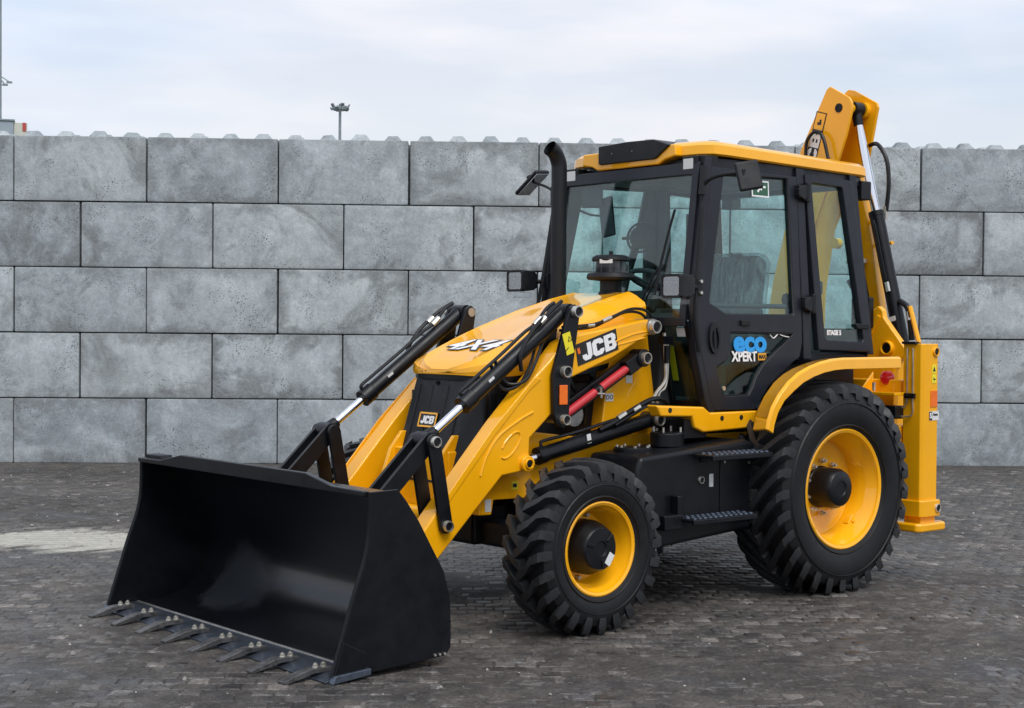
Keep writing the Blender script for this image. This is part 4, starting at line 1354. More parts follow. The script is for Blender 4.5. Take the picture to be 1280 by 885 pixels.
FR_R, RR_R = .492, .700
fx, fy, fz = 2.172, .996, .4745
rx, ry, rz = 0.0, .915, .668
for s in (1, -1):
    w = wheel('front_wheel', (fx, s * fy, fz), FR_R, .254, .325, 24, .052, .13, fz, 'f', s)
    o_ = .140     # outer rim flange from wheel centre
    mb = MB().lathe([(.258, o_ - .006), (.262, o_), (.254, o_ + .004), (.240, o_ - .004), (.236, o_ - .030), (.224, o_ - .042), (.222, o_ - .075), (.206, o_ - .092), (.200, o_ - .150), (.188, o_ - .165), (.05, o_ - .168)], (0, 0, 0), (0, 1, 0), 56, caps=False)
    mb.lathe([(.05, o_ - .172), (.19, o_ - .172), (.205, o_ - .17), (.23, -o_ + .02), (.258, -o_), (.262, -o_ + .006)], (0, 0, 0), (0, 1, 0), 40, caps=False)
    sided(mb, s).build('rim', 'yellow', w, angle=50)
    mb = MB().lathe([(.152, o_ - .17), (.152, o_ - .09), (.140, o_ - .055), (.128, o_ - .040), (.122, o_ - .008), (.112, o_ + .002), (.045, o_ + .004), (.040, o_ - .004), (.0005, o_ - .004)], (0, 0, 0), (0, 1, 0), 40, caps=False)
    sided(mb, s).build('hub', 'black', w, angle=40)
    mb = MB()
    for k in range(3):
        a = rad(20 + 120 * k)
        mb.box((.085 * math.cos(a), o_ + .004, .085 * math.sin(a)), (.055, .012, .020), Matrix.Rotation(-a, 3, 'Y'))
    sided(mb, s).build('hub_rib', 'black', w, 0.003)
    mb = MB()
    for k in range(8):
        a = rad(10 + 45 * k)
        mb.cyl((.175 * math.cos(a), o_ - .17, .175 * math.sin(a)), (.175 * math.cos(a), o_ - .135, .175 * math.sin(a)), .012, n=6)
    sided(mb, s).build('wheel_nuts', 'steel', w)['kind'] = 'stuff'
    if s > 0:
        plate('data_label', 'paper', w, (-.062, o_ + .0055, -.060), V(-.55, 0, .83), V(.83, 0, .55), .070, .042, .002)

    w = wheel('rear_wheel', (rx, s * ry, rz), RR_R, .378, .435, 29, .062, .25, rz, 'r', s)
    o_ = .190
    mb = MB().lathe([(.382, o_ - .008), (.388, o_ - .002), (.380, o_ + .004), (.362, o_ - .004), (.356, o_ - .032), (.338, o_ - .048), (.332, o_ - .095), (.312, o_ - .115), (.306, o_ - .20), (.296, o_ - .206), (.05, o_ - .200)], (0, 0, 0), (0, 1, 0), 72, caps=False)
    mb.lathe([(.05, o_ - .206), (.30, o_ - .212), (.315, o_ - .21), (.35, -o_ + .02), (.380, -o_), (.388, -o_ + .006)], (0, 0, 0), (0, 1, 0), 48, caps=False)
    sided(mb, s).build('rim', 'yellow', w, angle=50)
    mb = MB().lathe([(.136, o_ - .200), (.136, o_ - .186), (.130, o_ - .180), (.128, o_ - .060), (.118, o_ - .046), (.114, o_ - .030), (.106, o_ - .024), (.050, o_ - .024), (.046, o_ - .030), (.0005, o_ - .030)], (0, 0, 0), (0, 1, 0), 44, caps=False)
    sided(mb, s).build('hub', 'black', w, angle=40)
    for k in range(10):
        a = rad(18 + 36 * k)
        c = (.172 * math.cos(a), .172 * math.sin(a))
        mb = MB().cyl((c[0], o_ - .188, c[1]), (c[0], o_ - .165, c[1]), .017, n=6).cyl((c[0], o_ - .165, c[1]), (c[0], o_ - .145, c[1]), .0095, n=10)
        sided(mb, s).build('wheel_nut', 'zinc', w)
    mb = MB().box((-.225, o_ - .13, -.235), (.075, .04, .05), Matrix.Rotation(rad(45), 3, 'Y')).cyl((-.225, o_ - .11, -.235), (-.225, o_ - .09, -.235), .012, n=10)
    sided(mb, s).build('valve_guard', 'yellow', w, 0.004)

# ------------------------------------------------------------------ body between the axles
tank = MB().prism([(1.66, .86), (1.63, .935), (.70, 1.0), (.62, .98), (.62, .45), (1.46, .39), (1.60, .46), (1.66, .60)], .46, .90, 'y').build('fuel_tank', 'black', BH_, 0.028, seg=4)
MB().prism([(1.66, .86), (1.63, .935), (.70, 1.0), (.62, .98), (.62, .45), (1.46, .39), (1.60, .46), (1.66, .60)], -.90, -.46, 'y').build('tool_box', 'black', BH_, 0.028, seg=4)
pin('drain_plug', (1.125, .902, .775), .026, tank, .012, (0, 1, 0), 'zinc')
plate('data_label', 'paper', tank, (1.035, .9025, .768), -X, Z, .036, .078, .002)
MB().box((1.10, .905, .90), (.065, .02, .035)).build('latch', 'black', tank, 0.008)
MB().prism([(.955, .88), (.945, .90), (.66, .90), (.66, .50), (.93, .50), (.955, .53)], .898, .908, 'y').build('access_cover', 'black', tank, 0.004)
for (x, z) in ((.925, .875), (.70, .86), (.70, .54)):
    MB().cyl((x, .906, z), (x, .914, z), .009, n=8).build('cover_bolt', 'steel', tank)
# filler and battery isolator on the tank
fl = MB().lathe([(.105, .965), (.105, 1.045), (.098, 1.055), (.0005, 1.055)], (1.17, .66, 0), Z, 28).box((.99, .62, 1.07), (.20, .22, .12)).build('filler_housing', 'black', BH_, 0.008)
for k in range(4):
    a = k * math.pi / 2 + .5
    MB().cyl((1.17 + .085 * math.cos(a), .66 + .085 * math.sin(a), 1.05), (1.17 + .085 * math.cos(a), .66 + .085 * math.sin(a), 1.085), .007, n=8).build('stud_bolt', 'zinc', fl)
fl2 = MB().lathe([(.12, .94), (.12, .962), (.11, .970), (.0005, .970)], (1.42, .62, 0), Z, 28).build('tank_cover', 'black', BH_)
for k in range(7):
    a = k * 2 * math.pi / 7
    MB().cyl((1.42 + .10 * math.cos(a), .62 + .10 * math.sin(a), .968), (1.42 + .10 * math.cos(a), .62 + .10 * math.sin(a), .982), .009, n=6).build('cover_bolt', 'zinc', fl2)
def step(x0, x1, z):
    st_ = MB().box(((x0 + x1) / 2, .985, z), (x1 - x0, .17, .022)).box(((x0 + x1) / 2, 1.062, z - .006), (x1 - x0, .02, .032)).build('step', 'black', BH_, 0.006)
    mb = MB()
    n = int((x1 - x0) / .045)
    for k in range(n):
        for yy in (.935, .985, 1.04):
            x = x0 + .03 + k * .045
            mb.lathe([(.016, 0), (.014, .008), (.009, .009), (.009, .002)], (x, yy, z + .011), Z, 10)
    mb.build('step_grip', 'edge', st_)['kind'] = 'stuff'
    return st_
s1 = step(.80, 1.36, .555)
MB().box((1.42, .93, .545), (.16, .08, .09)).box((1.36, .93, .60), (.04, .06, .20)).build('step_bracket', 'black', s1, 0.01)
s2 = step(.66, 1.20, .925)
# yellow sill below the door
sill = MB().prism([(1.36, 1.225), (.94, 1.205), (.885, 1.168), (.40, 1.168), (.40, 1.062), (.945, 1.045), (1.02, 1.075), (1.045, 1.145), (1.32, 1.155)], .66, .755, 'y').build('cab_sill', 'yellow', BH_, 0.014)
for x, z in ((1.245, 1.192), (.78, 1.13), (.60, 1.13)):
    MB().lathe([(.016, 0), (.016, .003), (.009, .004), (.0005, .002)], (x, .7545, z), Y, 16).build('sill_bolt', 'ink', sill)
sill_f = MB().prism([(1.36, 1.225), (.94, 1.205), (.885, 1.168), (.40, 1.168), (.40, 1.062), (.945, 1.045), (1.02, 1.075), (1.045, 1.145), (1.32, 1.155)], -.755, -.66, 'y').build('cab_sill', 'yellow', BH_, 0.014)

# rear mudguards: top skin with a turned down outer skirt
fo = [(.790, 1.082), (.778, 1.135), (.742, 1.215), (.680, 1.290), (.590, 1.368), (.495, 1.422), (.39, 1.460), (.28, 1.488), (.165, 1.505), (.05, 1.512), (-.55, 1.515)]
fi = [(-.575, 1.445), (.03, 1.438), (.134, 1.425), (.30, 1.375), (.447, 1.295), (.555, 1.22), (.635, 1.15), (.705, 1.09)]
fi_top = [(-.54, 1.495), (.05, 1.492), (.215, 1.487), (.33, 1.472), (.445, 1.443), (.56, 1.40), (.662, 1.345), (.738, 1.275), (.797, 1.205), (.832, 1.14), (.842, 1.075)]
f_in = [(.655, 1.060), (.640, 1.115), (.612, 1.185), (.555, 1.265), (.465, 1.350), (.375, 1.402), (.275, 1.440), (.165, 1.468), (.06, 1.488), (-.05, 1.500), (-.54, 1.508)]
for s in (1, -1):
    secs = []
    n_ = len(fo)
    for x_, z_, x2, z2 in [(a[0], a[1], b[0], b[1]) for a, b in zip(fo, f_in)]:
        dx_, dz_ = x_ - 0.0, z_ - .668
        L_ = math.hypot(dx_, dz_)
        ux, uz = (dx_ / L_, dz_ / L_) if x_ > .1 else (0, 1)
        k_ = .020
        skirt = .075 if x_ < .6 else .060
        secs.append([V(x2, .90, z2), V((x_ + x2) / 2, 1.02, (z_ + z2) / 2), V(x_, 1.115, z_), V(x_ - ux * .012, 1.134, z_ - uz * .012), V(x_ - ux * skirt, 1.136, z_ - uz * skirt),
                     V(x_ - ux * skirt, 1.118, z_ - uz * skirt), V(x_ - ux * k_, 1.105, z_ - uz * k_), V(x2 - ux * k_, .90, z2 - uz * k_)])
    sided(MB().loft(secs), s).build('rear_mudguard', 'yellow', BH_, 0.004, angle=40)
    sided(MB().box((-.15, .64, 1.36), (1.05, .02, .34)).box((-.30, .78, 1.475), (.60, .27, .03)), s).build('inner_guard', 'black', BH_)

# ------------------------------------------------------------------ cab
def cy(x, z):
    return .80 - .05 * z        # the side of the cab leans in towards the roof
def ccx(y, z):
    return .87 + (2.7 - z) * .137  # the windscreen leans forward towards its foot

platform = MB().box((.15, 0, 1.11), (1.45, 1.36, .16)).build('cab_floor', 'black', BH_, 0.01)
roof_ring = [(.868, 0), (.868, .27), (.848, .38), (.815, .58), (.765, .655), (.66, .672), (-.72, .672), (-.785, .655), (-.815, .58), (-.825, 0)]
ring = roof_ring + [(x, -y) for x, y in roof_ring[-2:0:-1]]
def rz_(x):
    return 2.753 + (x + .8) * .0205
secs = []
for dz_, inset in ((-.004, .012), (.006, 0), (.062, .006), (.084, .030), (.104, .11), (.120, .24), (.128, .42)):
    secs.append([V(x * (1 - inset / .87) if abs(x) > .7 else x * (1 - inset * .6), y * (1 - inset / .67), rz_(x) + dz_) for x, y in ring])
roof = MB().loft(secs).build('cab_roof', 'yellow', BH_, angle=30)
part_label(roof, 'flat yellow cab roof')
MB().prism([(-.44, 2.785), (-.34, 2.768), (-.285, 2.742), (.285, 2.742), (.34, 2.768), (.44, 2.785), (.43, 2.862), (-.43, 2.862)], .78, .889, 'x').build('front_cowl', 'yellow', roof, 0.012)
MB().prism([(-.262, 2.900), (-.262, 2.785), (-.25, 2.777), (.256, 2.777), (.275, 2.782), (.395, 2.858), (.25, 2.905), (-.0, 2.910)], .70, .905, 'x').build('roof_vent_panel', 'plastic', roof, 0.008)
for y in (-.13, .06):
    MB().cyl((.905, y, 2.845), (.907, y, 2.845), .004, n=8).build('vent_screw', 'steel', roof)
MB().loft([[V(x * .955, y * .955, z) for x, y in ring] for z in (2.69, 2.765)]).build('roof_frame', 'cabgrey', roof)
for s in (1, -1):
    # front work lamps in the roof corners
    mb = MB().box((.835, s * .555, 2.722), (.10, .135, .105)).box((.80, s * .635, 2.70), (.13, .055, .15))
    lp = mb.build('work_lamp', 'plastic', BH_, 0.008)
    MB().box((.886, s * .547, 2.725), (.008, .085, .068)).build('lens', 'lens', lp, 0.003)
    mb = MB().box((-.80, s * .60, 2.66), (.11, .10, .13)).box((-.74, s * .60, 2.72), (.06, .05, .05))
    lp = mb.build('work_lamp', 'plastic', BH_, 0.008)
    MB().box((-.857, s * .60, 2.66), (.008, .085, .10)).build('lens', 'lens', lp, 0.003)

# frame posts
def post(name, pts, wx, wy, s):
    secs = []
    for x, y, z in pts:
        secs.append([V(x - wx, y * s - wy, z), V(x + wx, y * s - wy, z), V(x + wx, y * s + wy, z), V(x - wx, y * s + wy, z)])
    return MB().loft(secs).build(name, 'cabgrey', BH_, 0.008)
for s in (1, -1):
    post('front_post', [(.83, .642, 2.76), (.905, .660, 2.24), (.965, .680, 1.84), (.955, .690, 1.545), (.885, .705, 1.245), (.845, .71, 1.16)], .028, .030, s)
    post('middle_post', [(-.065, .630, 2.76), (-.075, .655, 2.25), (-.09, .68, 1.75), (-.095, .69, 1.49)], .040, .032, s)
    post('rear_post', [(-.63, .625, 2.76), (-.70, .650, 2.15), (-.775, .685, 1.52)], .038, .035, s)
MB().box((-.36, 0, 1.505), (.86, 1.36, .05)).build('rear_deck', 'cabgrey', BH_, 0.008)
MB().box((-.775, 0, 1.60), (.05, 1.36, .20)).box((-.66, 0, 2.70), (.06, 1.2, .08)).build('rear_window_frame', 'cabgrey', BH_, 0.008)
MB().prism([(-.60, 1.70), (.60, 1.70), (.58, 2.66), (-.58, 2.66)], -.004, .004, 'x', plane=lambda y, z: -.765 + (z - 1.7) * .10).build('rear_window', 'glass', BH_)

door_out = [(.800, 2.708), (.887, 2.241), (.950, 1.845), (.955, 1.70), (.940, 1.544), (.868, 1.245), (.845, 1.195), (.81, 1.178), (.443, 1.176), (.321, 1.31), (.215, 1.385), (.117, 1.442), (-.008, 1.508), (-.038, 1.60), (-.040, 1.752), (-.032, 2.281), (-.028, 2.70)]
door_glass = [(.690, 2.655), (.672, 2.668), (.080, 2.684), (.062, 2.670), (.036, 1.795), (.050, 1.780), (.700, 1.777), (.845, 1.845), (.850, 1.875)]
low_glass = [(.663, 1.669), (.050, 1.662), (.183, 1.573), (.353, 1.465), (.430, 1.385), (.468, 1.317), (.509, 1.268), (.735, 1.268), (.755, 1.285), (.805, 1.430), (.795, 1.452), (.715, 1.490), (.685, 1.525), (.673, 1.563)]
quar_out = [(-.098, 2.722), (-.590, 2.712), (-.610, 2.69), (-.765, 1.560), (-.755, 1.538), (-.195, 1.552)]
quar_glass = [(-.168, 2.655), (-.185, 2.670), (-.480, 2.662), (-.498, 2.645), (-.679, 1.625), (-.665, 1.606), (-.285, 1.622), (-.263, 1.645)]
def grow(poly, d):
    cx_ = sum(p[0] for p in poly) / len(poly)
    cz_ = sum(p[1] for p in poly) / len(poly)
    return [(x + d * (1 if x > cx_ else -1), z + d * (1 if z > cz_ else -1)) for x, z in poly]
for s in (1, -1):
    door = sided(MB().prism(door_out, -.045, .0, 'y', cy, [door_glass, low_glass]), s).build('cab_door', 'cabgrey', BH_, 0.007)
    sided(MB().prism(grow(door_glass, .012), -.030, -.024, 'y', cy), s).build('door_pane', 'glass', door)
    sided(MB().prism(grow(low_glass, .012), -.030, -.024, 'y', cy), s).build('lower_pane', 'glass_low', door)
    # raised seal around the panes
    for poly in (door_glass, low_glass):
        pts = [(x, cy(x, z) - .012, z) for x, z in poly]
        pts = pts + pts[:1]
        sided(MB().tube(pts, .009, 6, 1, caps=False), s).build('pane_seal', 'hose', door)
    sided(MB().tube([(.93, cy(0, 1.9) - .06, 1.835), (.06, cy(0, 1.9) - .06, 1.84)], .016, 8, 1), s).build('grab_rail', 'interior', door)
    q = sided(MB().prism(quar_out, -.040, .012, 'y', cy, [quar_glass]), s).build('rear_side_window', 'cabgrey', BH_, 0.008)
    sided(MB().prism(grow(quar_glass, .012), -.020, -.014, 'y', cy), s).build('window_pane', 'glass', q)
    for z in (2.60, 1.86):
        x = -.062 - (2.6 - z) * .04
        sided(MB().box((x + .005, cy(0, z) + .012, z), (.10, .045, .085)).cyl((x - .045, cy(0, z) + .022, z + .065), (x - .045, cy(0, z) + .022, z - .065), .020, n=12).prism([(x - .01, z + .05), (x + .06, z + .02), (x + .06, z - .03), (x - .01, z - .06)], .0, .04, 'y', cy), s).build('hinge', 'plastic', q, 0.006)
    sided(MB().box((-.655, cy(0, 1.72) + .016, 1.715), (.15, .022, .034)).cyl((-.60, cy(0, 1.72), 1.715), (-.60, cy(0, 1.72) + .035, 1.715), .020, n=12), s).build('window_latch', 'black', q, 0.004)
    # door furniture
    pl = [(.824 + .050 * math.cos(a), 1.630 + .098 * math.sin(a)) for a in np.linspace(0, 2 * math.pi, 25)[:-1]]
    pi_ = [(.822 + .032 * math.cos(a), 1.622 + .068 * math.sin(a)) for a in np.linspace(0, 2 * math.pi, 25)[:-1]]
    sided(MB().prism(pl, .0, .016, 'y', cy, [pi_]), s).build('handle_bezel', 'plastic', door, 0.004)
    sided(MB().prism(pi_, -.012, -.002, 'y', cy).cyl((.822, cy(0, 1.7) + .004, 1.690), (.822, cy(0, 1.56) + .004, 1.556), .013, n=10), s).build('door_handle', 'black', door)
    sided(MB().box((.532, cy(0, 1.726) + .008, 1.727), (.085, .018, .036)), s).build('door_latch', 'plastic', door, 0.005)
    # hinge strip and wiring on the front post
    sided(MB().tube([(.905, .690, 2.44), (.950, .705, 2.10), (.985, .715, 1.86), (.985, .722, 1.70), (.960, .728, 1.545)], .016, 8, 5), s).build('post_trim', 'plastic', BH_)
near_door = [o for o in bpy.data.objects if o.name == 'cab_door'][0]
near_q = [o for o in bpy.data.objects if o.name == 'rear_side_window'][0]
dn = V(0, 1, .05).normalized()
dv = V(0, -.05, 1).normalized()
def on_door(x, z, off):
    return V(x, cy(x, z), z) + dn * off
text_mesh('door_lettering', 'eco', .185, 'blue', near_door, on_door(.462, 1.604, -.018), -X, dv, bold=.008, sx=1.16, depth=.002)
text_mesh('door_lettering', 'XPERT', .088, 'white', near_door, on_door(.520, 1.512, -.018), -X, dv, bold=.0028, sx=.92, depth=.002)
plate('door_lettering_tab', 'tab', near_door, on_door(.348, 1.512, -.020), -X, dv, .080, .046, .002)
text_mesh('door_lettering', 'MAX', .036, 'ink', near_door, on_door(.348, 1.511, -.016), -X, dv, bold=.0012, sx=.9, depth=.001)
MB().tube([on_door(.27, 1.655, -.014), on_door(.24, 1.632, -.010), on_door(.19, 1.662, -.010), on_door(.16, 1.650, -.010), on_door(.08, 1.640, -.010), on_door(.03, 1.668, -.010), on_door(.045, 1.630, -.012)], .0035, 6, 6).build('loose_film_string', 'white', near_door)
MB().cyl(on_door(.725, 1.315, -.022), on_door(.725, 1.315, -.012), .014, n=14).build('pane_knob', 'zinc', near_door)
# emergency exit sticker in the upper pane
sp = on_door(.318, 2.600, -.022)
plate('exit_sticker', 'white', near_door, sp, -X, dv, .168, .108, .002)
plate('exit_sticker_face', 'signgreen', near_door, sp + dn * .0022, -X, dv, .146, .086, .001)
strip_plate('exit_sticker_print', 'white', near_door, [(-.035, -.020), (-.022, -.026), (-.006, -.006), (.010, -.012), (.016, -.004), (-.002, .012), (-.010, .020), (-.020, .018), (-.016, .006)], sp + dn * .0034, -X, dv, .001)
strip_plate('exit_sticker_print', 'white', near_door, [(.022, .006), (.050, .006), (.050, .020), (.022, .020)], sp + dn * .0034, -X, dv, .001)
text_mesh('window_lettering', 'STAGE 5', .044, 'white', near_q, V(-.385, cy(0, 1.668) - .010, 1.668), -X, dv, bold=.0022, sx=.92, depth=.001)

# windscreen and lower front panes
ws = MB().prism([(-.615, 1.74), (.615, 1.74), (.600, 2.70), (-.600, 2.70)], -.003, .003, 'x', plane=ccx).build('windscreen', 'glass', BH_)
MB().prism([(-.655, 1.70), (.655, 1.70), (.640, 2.735), (-.640, 2.735)], -.012, .018, 'x', plane=ccx, holes=[[(-.600, 1.76), (.600, 1.76), (.585, 2.655), (-.585, 2.655)]]).build('windscreen_frame', 'cabgrey', ws, 0.006)
def lfx(y, z):
    return .868 + (z - 1.2) * .24
for s in (1, -1):
    lw = sided(MB().prism([(.43, 1.215), (.665, 1.215), (.645, 1.735), (.43, 1.735)], -.003, .003, 'x', plane=lfx), s).build('lower_front_pane', 'glass_low', BH_)
    sided(MB().prism([(.41, 1.19), (.69, 1.19), (.675, 1.735), (.41, 1.735)], -.015, .015, 'x', plane=lfx, holes=[[(.44, 1.235), (.650, 1.235), (.632, 1.715), (.44, 1.715)]]), s).build('pane_frame', 'black', lw, 0.004)
    if s > 0:
        fn = V(.24, 0, -1).cross(Y).normalized()
        fn = V(1, 0, -.24).normalized()
        fv = V(.24, 0, 1).normalized()
        plate('reflective_strip', 'pane_yellow_green', lw, V(lfx(0, 1.47) + .006, .485, 1.47), Y, fv, .050, .225, .002)
        plate('paper_label', 'paper', lw, V(lfx(0, 1.665) + .006, .600, 1.665), Y, fv, .085, .055, .002)
        plate('paper_label', 'paper', lw, V(lfx(0, 1.720) + .020, .560, 1.722), Y, fv, .165, .016, .002)
# wiper
wp = MB().tube([(1.005, .20, 1.765), (.985, .33, 2.00), (.965, .40, 2.10)], .007, 6, 4).tube([(1.005, .23, 1.765), (.985, .36, 1.99), (.962, .42, 2.09)], .006, 6, 4).build('windscreen_wiper', 'plastic', BH_)
MB().loft([[V(ccx(0, z) + .020, y - .010, z), V(ccx(0, z) + .034, y, z), V(ccx(0, z) + .020, y + .010, z), V(ccx(0, z) + .010, y, z)] for y, z in ((.375, 1.90), (.400, 2.10), (.445, 2.32), (.475, 2.44))]).build('wiper_blade', 'plastic', wp)
# blue sun strip along the top of the windscreen and inner visor
MB().box((.80, -.43, 2.585), (.03, .20, .15)).build('sun_visor', 'interior', BH_, 0.02)

# cab interior
MB().box((.20, 0, 2.70), (1.3, 1.14, .035)).build('headliner', 'interior', BH_, 0.01)
MB().box((.66, .52, 1.45), (.10, .24, .52)).box((.30, -.50, 1.40), (.90, .22, .44)).box((.45, .05, 1.21), (.80, 1.2, .03)).build('footwell_panel', 'interior', BH_, 0.02)
MB().box((-.13, 0, 1.34), (.03, 1.28, .34)).build('rear_bulkhead', 'interior', BH_, 0.008)
dash = MB().prism([(.99, 1.19), (.93, 1.76), (.84, 1.80), (.80, 1.72), (.86, 1.19)], -.60, .40, 'y').box((.74, .02, 1.50), (.16, .20, .62)).build('dashboard', 'interior', BH_, 0.03)
MB().box((.775, .02, 1.86), (.10, .26, .14), Matrix.Rotation(rad(-30), 3, 'Y')).build('instrument_pod', 'plastic', dash, 0.02)
sw = MB()
sw_o, sw_a = V(.62, .02, 2.00), V(-.42, 0, 1).normalized()
uu = sw_a.orthogonal().normalized()
ww = sw_a.cross(uu)
sw.tube([sw_o + (uu * math.cos(a) + ww * math.sin(a)) * .185 for a in np.linspace(0, 2 * math.pi, 33)], .017, 8, 1, caps=False)
for a in (0.4, 2.5, 4.6):
    sw.cyl(sw_o - sw_a * .03, sw_o + (uu * math.cos(a) + ww * math.sin(a)) * .18, .011, n=8)
sw.cyl(sw_o - sw_a * .05, sw_o + sw_a * .01, .045, n=16)
sw.cyl(sw_o - sw_a * .40, sw_o, .028, n=12)
sw.build('steering_wheel', 'interior', BH_)
def cushion(name, c, size, rot, mat, parent, r=.07):
    return MB().box(c, size, rot).build(name, mat, parent, r, seg=5)
seat = cushion('driver_seat', (.16, 0, 1.62), (.52, .54, .16), None, 'seat', BH_)
cushion('backrest', (-.13, 0, 1.90), (.15, .54, .60), Matrix.Rotation(rad(-8), 3, 'Y'), 'seat', seat)
MB().box((.12, 0, 1.38), (.36, .40, .36)).build('seat_base', 'interior', seat, 0.02)
cushion('plastic_cover', (-.13, 0, 1.90), (.19, .59, .64), Matrix.Rotation(rad(-8), 3, 'Y'), 'film', seat, .08)
for y in (-.33, .33):
    MB().box((.10, y, 1.80), (.34, .07, .06)).build('armrest', 'interior', seat, 0.025)
for k, (x, y) in enumerate(((-.30, .38), (-.42, .30), (.42, -.38))):
    lv_ = MB().cyl((x, y, 1.50), (x + .02, y, 1.86), .010, n=8).lathe([(.010, 1.84), (.030, 1.87), (.036, 1.90), (.026, 1.93), (.0005, 1.94)], (x + .02, y, 0), Z, 16).build('control_lever', 'plastic', BH_)
for y_ in (.34, -.30):
    con = MB().box((-.52, y_, 1.74), (.15, .20, .46)).build('rear_console', 'interior', BH_, 0.03)
    MB().box((-.54, y_ - .02, 2.05), (.06, .08, .40)).box((-.52, y_ + .05, 2.16), (.05, .05, .14)).box((-.56, y_ + .08, 1.98), (.05, .07, .10)).build('control_column', 'plastic', con, 0.015)
MB().tube([(.10, -.60, 2.66), (.14, -.615, 2.45), (.20, -.62, 2.25), (.27, -.63, 2.05), (.33, -.64, 1.80)], .030, 10, 4).build('grab_handle', 'black', BH_)
# rotating fan guard hanging in the cab
fan = MB().lathe([(.105, -.012), (.112, 0), (.105, .012), (.098, .012), (.098, -.012)], (.30, -.46, 2.33), V(.8, .3, .1), 24, True)
fa = V(.8, .3, .1).normalized()
fu = fa.orthogonal().normalized()
fw = fa.cross(fu)
for k in range(10):
    a = math.pi * k / 10
    e = (fu * math.cos(a) + fw * math.sin(a)) * .10
    fan.cyl(V(.30, -.46, 2.33) - e, V(.30, -.46, 2.33) + e, .003, n=6)
fan.lathe([(.085, -.004), (.085, .004), (.0005, .006)], (.30, -.46, 2.33), fa, 20)
fan.cyl((.30, -.46, 2.33), (.30, -.64, 2.33), .012, n=8)
fan.build('cab_fan', 'interior', BH_)
MB().loft([[V(-.01 + .02 * k, -.30 + .01 * k, z) for k in (0, 2)] + [V(.03, -.25, z), V(-.01, -.25, z)] for z in (1.75, 2.5)]).build('seat_belt', 'black', BH_)

# head lamps on brackets
for s, lo in ((1, V(1.165, .735, 1.945)), (-1, V(1.165, -.735, 2.005))):
    hd = MB().loft([[lo + V(.045, a * .082, b * .073) for a, b in ((-1, -1), (1, -1), (1, 1), (-1, 1))],
                    [lo + V(-.055, a * .070, b * .066 + .004) for a, b in ((-1, -1), (1, -1), (1, 1), (-1, 1))],
                    [lo + V(-.105, a * .045, b * .045) for a, b in ((-1, -1), (1, -1), (1, 1), (-1, 1))]]).build('head_lamp', 'plastic', BH_, 0.008)
    def rr(w_, h_, x_):
        return [lo + V(x_, a * w_, b * h_) for a, b in ((-1, -.8), (-.8, -1), (.8, -1), (1, -.8), (1, .8), (.8, 1), (-.8, 1), (-1, .8))]
    MB().loft([rr(.082, .073, .040), rr(.082, .073, .066), rr(.070, .061, .066), rr(.066, .057, .044)], caps=False).build('lamp_bezel', 'plastic', hd)
    MB().loft([rr(.066, .057, .060), rr(.058, .050, .052), rr(.040, .034, .045), rr(.018, .016, .0425)]).build('reflector_bowl', 'bowl', hd, angle=60)
    MB().cyl(lo + V(.045, 0, 0), lo + V(.058, 0, 0), .012, n=12).build('bulb', 'lens', hd)
    MB().loft([rr(.067, .058, .0605), rr(.067, .058, .0625)]).build('lens', 'clear', hd)
    MB().box(lo + V(-.01, 0, -.095), (.085, .105, .040)).build('indicator_lens', 'clear', hd, 0.008)
    MB().cyl(lo + V(-.06, 0, 0), lo + V(-.20, -s * .02, .0), .016, n=10).box(lo + V(-.20, -s * .03, .0), (.04, .06, .11)).build('lamp_bracket', 'plastic', hd, 0.004)
    for dz_ in (-.035, .035):
        MB().cyl(lo + V(-.20, 0, dz_), lo + V(-.20, s * .012, dz_), .011, n=8).build('bracket_bolt', 'zinc', hd)
# mirrors
mn = MB().tube([(.905, .700, 2.585), (.90, .745, 2.615), (.885, .83, 2.635), (.86, .97, 2.640)], .013, 8, 5).cyl((.895, .690, 2.70), (.915, .690, 2.52), .022, n=10).build('near_mirror', 'plastic', BH_)
nm = V(.55, .80, .22).normalized()
nu_ = V(-.82, .55, .18)
nu_ = (nu_ - nm * nu_.dot(nm)).normalized()
nw = nm.cross(nu_)
mrot = Matrix((nm, nu_, nw)).transposed()
MB().box((.85, 1.015, 2.620), (.030, .150, .185), mrot).build('mirror_housing', 'plastic', mn, 0.014, seg=3)
MB().box(V(.85, 1.015, 2.620) - nm * .016, (.006, .136, .170), mrot).build('mirror_glass', 'mirror', mn)
MB().box((.875, .985, 2.635), (.035, .05, .05)).build('mirror_clamp', 'plastic', mn, 0.008)
mn.name = 'side_mirror'
mf = MB().tube([(1.05, -.72, 1.76), (.975, -.715, 2.10), (.885, -.71, 2.60)], .014, 8, 4).tube([(.885, -.71, 2.60), (.885, -.78, 2.66), (.87, -.98, 2.72)], .009, 8, 4).box((.885, -.715, 2.60), (.04, .05, .13)).build('side_mirror', 'plastic', BH_)
fl_ = V(0, .84, .54).normalized()
fp_ = fl_.cross(F).normalized()
fw_ = (fp_ * .36 - F * .93)
fw_ = (fw_ - fl_ * fw_.dot(fl_)).normalized()
fn_ = fl_.cross(fw_)
if fn_.dot(F) > 0:
    fn_ = -fn_
mrot = Matrix((fn_, fl_.cross(fn_), fl_)).transposed()
MB().box((.85, -1.00, 2.715), (.030, .135, .27), mrot).build('mirror_housing', 'plastic', mf, 0.012)
MB().box(V(.85, -1.00, 2.715) + fn_ * .016, (.006, .115, .25), mrot).build('mirror_glass', 'mirror', mf)
MB().cyl((.85, -1.00, 2.72), V(.85, -1.00, 2.72) - fn_ * .05, .022, n=8).build('mirror_knob', 'plastic', mf)
